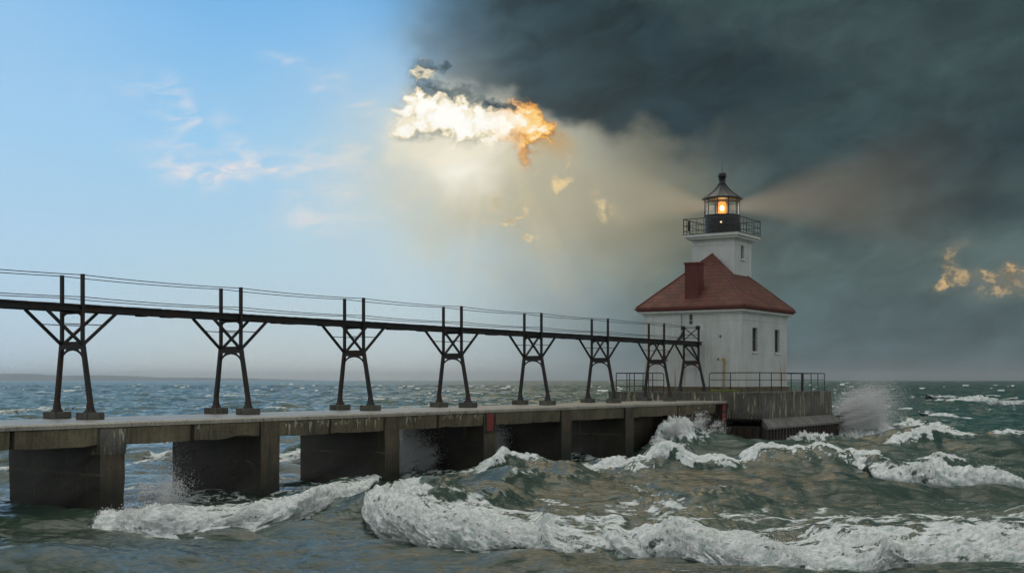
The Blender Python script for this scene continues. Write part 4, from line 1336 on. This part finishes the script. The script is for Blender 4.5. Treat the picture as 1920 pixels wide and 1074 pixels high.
def water_mat():
    m, g, p = new_mat('lake_water')
    P = g.pos(); x, y, z = g.sep(P)
    f = g.attr('foam')
    R = g.math('SQRT', x * x + y * y)
    v = g.vec(x, y, z)
    # foam: solid where dense, torn into lace where thin
    wv = g.vadd(v, g.vscale(g.noise(g.vmul(v, (.6, 1, 1)), 1.1, 4, .55, color=True), .9))
    lace = g.voro(g.vmul(wv, (.75, 1.25, 1.0)), 1.15)
    lace2 = g.voro(g.vmul(wv, (.8, 1.2, 1.0)), 3.1)
    n = g.noise(g.vmul(v, (.55, 1.15, 1)), 2.1, 7, .64, .5)
    pat = n * .75 + (1 - g.ss(lace, 0, .30)) * .26 + (1 - g.ss(lace2, 0, .28)) * .14
    thr = 1.02 - f * .98
    mask = g.ss(pat - thr, -.06, .17)
    farblend = g.ss(R, 90, 260)
    mask = g.mix(farblend, mask, g.ss(f, .3, .8))
    # water body: green over the bar, bluer out on the lake, paler where churned
    fl = g.noise(g.vmul(v, (.03, .06, 0)), 1.0, 4, .5)
    deep = g.mix(g.ss(R, 45, 140), (.036, .066, .045), (.006, .072, .060))
    deep = g.mix(g.ss(fl, .35, .65), deep, g.vscale(deep, .75))
    churn = g.math('MULTIPLY', f, 1.0, clamp=True)
    body = g.mix(churn * .55, deep, (.10, .15, .115))
    pit = g.noise(g.vmul(v, (1, 1.3, 1)), 3.6, 7, .66, .4)
    fo = g.mix(g.ss(pit, .36, .62), (.50, .58, .54), (.90, .91, .90))
    g.put(p.inputs['Base Color'], g.mix(mask, body, fo))
    rough = g.ss(R, 60, 900, .07, .28)
    g.put(p.inputs['Roughness'], g.mix(mask, g.vec(rough, rough, rough), (.9, .9, .9)))
    p.inputs['IOR'].default_value = 1.333
    g.put(p.inputs['Specular IOR Level'], g.ss(mask, 0, 1, .5, .1))
    # ripples and foam texture
    r1 = g.noise(g.vmul(v, (1.6, 3.4, 2)), 1.0, 6, .58, .4)
    r2 = g.noise(g.vmul(v, (.35, .8, .5)), 1.0, 5, .55, .3)
    fade = g.ss(R, 30, 200, .08, .0)
    fade2 = g.ss(R, 40, 260, .12, 1.1)
    ft = g.noise(v, 5, 8, .72)
    h = r1 * fade * 1.0 + r2 * fade2 * g.ss(R, 300, 3000, 1.0, .5) + ft * mask * .07
    g.put(p.inputs['Normal'], g.bump(h, 1.0, 1.0))
    return m


water = build_sea(); water.data.materials.append(water_mat())


# ------------------------------------------------------------------ far shore
def far_shore():
    vs, fs = [], []
    az = np.radians(np.linspace(-40, -8.5, 160)); rr = np.random.default_rng(4)
    D = 14000.0
    hn = np.interp(np.linspace(0, 1, 160), np.linspace(0, 1, 24), rr.random(24))
    t = np.linspace(0, 1, 160)
    H = 1.25 * (44 + 22 * hn + 7 * np.interp(t, np.linspace(0, 1, 90), rr.random(90))) * np.clip((1 - t) * 2.2, 0.02, 1) ** .8
    for i in range(160):
        for k, (dd, hh) in enumerate(((0, 0), (120, .45), (500, .85), (1200, 1.0), (3500, .9), (3600, 0))):
            vs.append(((D + dd) * math.sin(az[i]), (D + dd) * math.cos(az[i]), H[i] * hh - (3 if hh == 0 else 0)))
    for i in range(159):
        for k in range(5): fs.append((i * 6 + k, (i + 1) * 6 + k, (i + 1) * 6 + k + 1, i * 6 + k + 1))
    me = bpy.data.meshes.new('far_shore'); me.from_pydata(vs, [], fs); me.shade_smooth()
    m, g, p = new_mat('wooded_shore')
    n = g.noise(g.pos(), .012, 6, .6)
    g.put(p.inputs['Base Color'], g.mix(g.ss(n, .35, .65), (.10, .14, .14), (.16, .20, .19))); p.inputs['Roughness'].default_value = 1
    me.materials.append(m)
    o = bpy.data.objects.new('far_shore', me); COL.objects.link(o); tag(o, 'low wooded shore fading into haze on the left horizon', kind='structure')


far_shore()


# ------------------------------------------------------------------ spray
def spray_mat():
    m, g, p = new_mat('spray_drops')
    p.inputs['Base Color'].default_value = (.985, .99, .99, 1); p.inputs['Roughness'].default_value = .6
    out = [n for n in g.n if n.type == 'OUTPUT_MATERIAL'][0]
    tr = g.n.new('ShaderNodeBsdfTranslucent'); tr.inputs[0].default_value = (.985, .99, .99, 1)
    mx = g.n.new('ShaderNodeMixShader'); mx.inputs[0].default_value = .45
    g.l.new(p.outputs[0], mx.inputs[1]); g.l.new(tr.outputs[0], mx.inputs[2]); g.l.new(mx.outputs[0], out.inputs[0])
    return m


M_SPRAY = spray_mat()
TET = np.array([(0, 0, 1), (.94, 0, -.33), (-.47, .82, -.33), (-.47, -.82, -.33)])
TF = np.array([(0, 1, 2), (0, 2, 3), (0, 3, 1), (1, 3, 2)])


def drops(name, P, R, label, cat='splash', group=None):
    n = len(P)
    base = P.mean(0); base[2] = 0
    ang = RNG.random(n) * 6.28
    c, s_ = np.cos(ang), np.sin(ang)
    v = np.empty((n, 4, 3))
    el = .7 + .9 * RNG.random(n)
    v[..., 0] = TET[:, 0] * c[:, None] - TET[:, 1] * s_[:, None]; v[..., 1] = TET[:, 0] * s_[:, None] + TET[:, 1] * c[:, None]; v[..., 2] = TET[:, 2] * el[:, None]
    v = v * R[:, None, None] + (P - base)[:, None, :]
    f = (np.arange(n)[:, None, None] * 4 + TF[None]).reshape(-1, 3)
    me = bpy.data.meshes.new(name)
    me.vertices.add(n * 4); me.vertices.foreach_set('co', v.astype(np.float32).ravel())
    me.loops.add(f.size); me.loops.foreach_set('vertex_index', f.astype(np.int32).ravel())
    me.polygons.add(len(f)); me.polygons.foreach_set('loop_start', np.arange(len(f), dtype=np.int32) * 3)
    me.update(calc_edges=True); me.materials.append(M_SPRAY)
    o = bpy.data.objects.new(name, me); COL.objects.link(o); o.location = base
    tag(o, label, cat, group, 'stuff')
    return o


def jets(q, l, n, dirs, spread, z0=0.0, rmin=.012, rmax=.035, dense=.0):
    """water thrown up along ballistic paths; dirs: (dq, dl, along, left, up) launch offsets and speeds"""
    P, R = [], []
    for dq, dl, vq, vl, vz, share in dirs:
        k = int(n * share)
        t = RNG.random(k) ** .8 * (vz / 9.81) * 1.55
        sp = spread * (.25 + t * 1.6)
        x = q + dq + vq * t * (1 + .18 * RNG.normal(size=k)) + RNG.normal(size=k) * sp
        y = l + dl + vl * t * (1 + .18 * RNG.normal(size=k)) + RNG.normal(size=k) * sp
        z = z0 + vz * t * (1 + .10 * RNG.normal(size=k)) - 4.9 * t * t + RNG.normal(size=k) * sp * .7
        lump_ = samp(PUFF, 2.3, x + y * .4, z + y * .3) + .6 * samp(PUFF, .9, x, z)
        keep = RNG.random(k) < np.clip(.45 + .38 * lump_, .04, 1)
        keep &= z > z0 - .2
        P.append(np.stack([x, y, z], 1)[keep]); R.append((rmin + (rmax - rmin) * RNG.random(k) ** 3)[keep])
    P = np.concatenate(P); R = np.concatenate(R)
    Wd = np.stack([P[:, 0] * DX - P[:, 1] * DY, P[:, 0] * DY + P[:, 1] * DX, P[:, 2]], 1)
    return Wd, R


# the big burst past the right end of the platform
dirs = [(RNG.normal() * .8, RNG.normal() * .6, RNG.uniform(-.8, .8), RNG.uniform(-1.7, .1), RNG.uniform(4.0, 7.4), .07) for _ in range(16)]
P_, R_ = jets(88.8, 28.5, 600000, dirs, .46, .1, .011, .024)
drops('spray_plume', P_, R_, 'tall white spray plume bursting beside the right end of the platform')
dirs = [(RNG.uniform(-3.5, 1.5), RNG.normal() * .3, RNG.uniform(-1, 1.2), RNG.uniform(-1.5, .2), RNG.uniform(2.0, 5.2), .08) for _ in range(14)]
P_, R_ = jets(67.0, 31.0, 30000, dirs, .18, .9, .012, .036)
drops('spray_plume', P_, R_, 'fine spray thrown up where a wave hits the pier before the platform')
dirs = [(RNG.uniform(-.5, .9), RNG.normal() * .6, RNG.uniform(-.6, 1.0), RNG.uniform(-.6, .4), RNG.uniform(2.8, 6.0), .1) for _ in range(10)]
P_, R_ = jets(45.3, 35.2, 110000, dirs, .3, .0, .010, .024)
drops('spray_plume', P_, R_, 'pale spray filling the narrow bay left of the red plated piling')
dirs = [(RNG.uniform(-.2, .5), RNG.normal() * .3, RNG.uniform(-.2, .8), RNG.uniform(-.5, .3), RNG.uniform(2.6, 5.2), .15) for _ in range(6)]
P_, R_ = jets(52.4, 35.4, 45000, dirs, .2, .0, .010, .024)
drops('spray_plume', P_, R_, 'small jet of spray just right of the red plated piling')
dirs = [(RNG.uniform(-.2, .1), RNG.uniform(-.8, 1.2), RNG.uniform(-.9, .1), RNG.uniform(-1.2, .6), RNG.uniform(2.5, 5.4), .2) for _ in range(7)]
P_, R_ = jets(32.3, 35.2, 900, dirs, .22, .1, .014, .034)
drops('spray_plume', P_, R_, 'scattered droplets flying up before the dark face of the second piling')
dirs = [(RNG.uniform(-.6, .8), RNG.uniform(-.6, .6), RNG.uniform(-.5, 1.0), RNG.uniform(-.8, .4), RNG.uniform(2.0, 4.4), .14) for _ in range(8)]
P_, R_ = jets(27.4, 31.3, 12000, dirs, .2, .1, .009, .026)
drops('spray_plume', P_, R_, 'low mist of spray at the right foot of the nearest piling')


def crest_spray(i, n, label):
    P, wf, wb, tr, lump, dens, mat = ROLLERS[i]
    x = RNG.uniform(P[0, 0], P[-1, 0], n)
    a = np.interp(x, P[:, 0], P[:, 2]); yt = np.interp(x, P[:, 0], P[:, 1])
    gust = samp(NS_, 6.0, x, x * 0 + 2) + .8 * samp(NS_, 1.9, x, x * 0)
    keep = (RNG.random(n) < np.clip(.35 + .35 * gust, .03, 1)) & (a > .2)
    x, a, yt, gust = x[keep], a[keep], yt[keep], gust[keep]
    y = yt + RNG.uniform(.25, 1.15, len(x)) * 2.1 * wf
    dx, dy, z, f = sea(x, y)
    h = RNG.exponential(.085, len(x)) * (1 + .7 * np.clip(gust, -1, 2)) * np.clip(a * 1.2, .3, 1.2)
    P3 = np.stack([x + dx + RNG.normal(size=len(x)) * .04, y + dy - h * .4, z + h], 1)
    drops('crest_spray', P3, .006 + .016 * RNG.random(len(x)) ** 2.5, label, 'spray')


crest_spray(0, 26000, 'droplets flung from the top of the broad front breaker')
crest_spray(1, 22000, 'droplets flung from the breaker before the nearest pilings')
crest_spray(2, 8000, 'droplets flung from the short breaker at the right picture edge')


# ------------------------------------------------------------------ beams of the lamp in the damp air
def beam(sign, length, label):
    ha = math.radians(24); n = 28
    m = MB()
    vs = [(.6 * sign, .25 * math.cos(2 * math.pi * k / n), .25 * math.sin(2 * math.pi * k / n)) for k in range(n)]
    R1 = length * math.tan(ha)
    vs += [(length * sign, R1 * math.cos(2 * math.pi * k / n), R1 * math.sin(2 * math.pi * k / n)) for k in range(n)]
    fs = [(k, (k + 1) % n, n + (k + 1) % n, n + k) for k in range(n)] + [tuple(range(n - 1, -1, -1)), tuple(range(n, 2 * n))]
    if sign < 0: fs = [tuple(reversed(f)) for f in fs]
    me = bpy.data.meshes.new('light_beam'); me.from_pydata(vs, [], fs)
    mt = bpy.data.materials.new('beam_in_mist'); mt.use_nodes = True
    t = mt.node_tree; t.nodes.clear(); g = G(t)
    out = g.n.new('ShaderNodeOutputMaterial'); e = g.n.new('ShaderNodeEmission')
    v = g.coord('Object'); x, y, z = g.sep(v)
    rr = g.math('SQRT', x * x + y * y + z * z)
    ct = g.math('ABSOLUTE', x) / rr
    edge = g.ss(ct, math.cos(ha * 1.0), math.cos(ha * .1))
    k = g.math('EXPONENT', rr * (-1 / (length * .55))) / g.math('MAXIMUM', rr, .9) * edge * g.ss(rr, length * .98, length * .3)
    e.inputs[0].default_value = (1.0, .70, .42, 1)
    g.put(e.inputs[1], k * .25)
    g.l.new(e.outputs[0], out.inputs['Volume'])
    me.materials.append(mt)
    o = bpy.data.objects.new('light_beam', me); COL.objects.link(o)
    c = W(LC[0], LC[1], zl); o.location = c
    o.rotation_euler = (0, math.radians(-6 * sign), math.radians(0))
    tag(o, label, 'light beam', 'beams of the lighthouse lamp', 'stuff')


beam(1, 24, 'warm beam of lamp light fanning out to the right of the lantern')
beam(-1, 17, 'warm beam of lamp light fanning out to the left of the lantern')


# ------------------------------------------------------------------ damp air over the lake
def haze():
    B = 19500.0; top = 110.0
    vs = [(x, y, z) for z in (-4.0, top) for x, y in ((-B, -B), (B, -B), (B, B), (-B, B))]
    me = bpy.data.meshes.new('haze'); me.from_pydata(vs, [], [(0, 3, 2, 1), (4, 5, 6, 7), (0, 1, 5, 4), (1, 2, 6, 5), (2, 3, 7, 6), (3, 0, 4, 7)])
    mt = bpy.data.materials.new('damp_air'); mt.use_nodes = True
    t = mt.node_tree; t.nodes.clear(); g = G(t)
    out = g.n.new('ShaderNodeOutputMaterial'); v = g.n.new('ShaderNodeVolumePrincipled')
    v.inputs['Color'].default_value = (.95, .98, 1.0, 1); v.inputs['Density'].default_value = .8e-4; v.inputs['Anisotropy'].default_value = .65
    g.l.new(v.outputs[0], out.inputs['Volume'])
    me.materials.append(mt)
    o = bpy.data.objects.new('haze', me); COL.objects.link(o); tag(o, 'thin pale haze lying over the lake', kind='stuff')


haze()
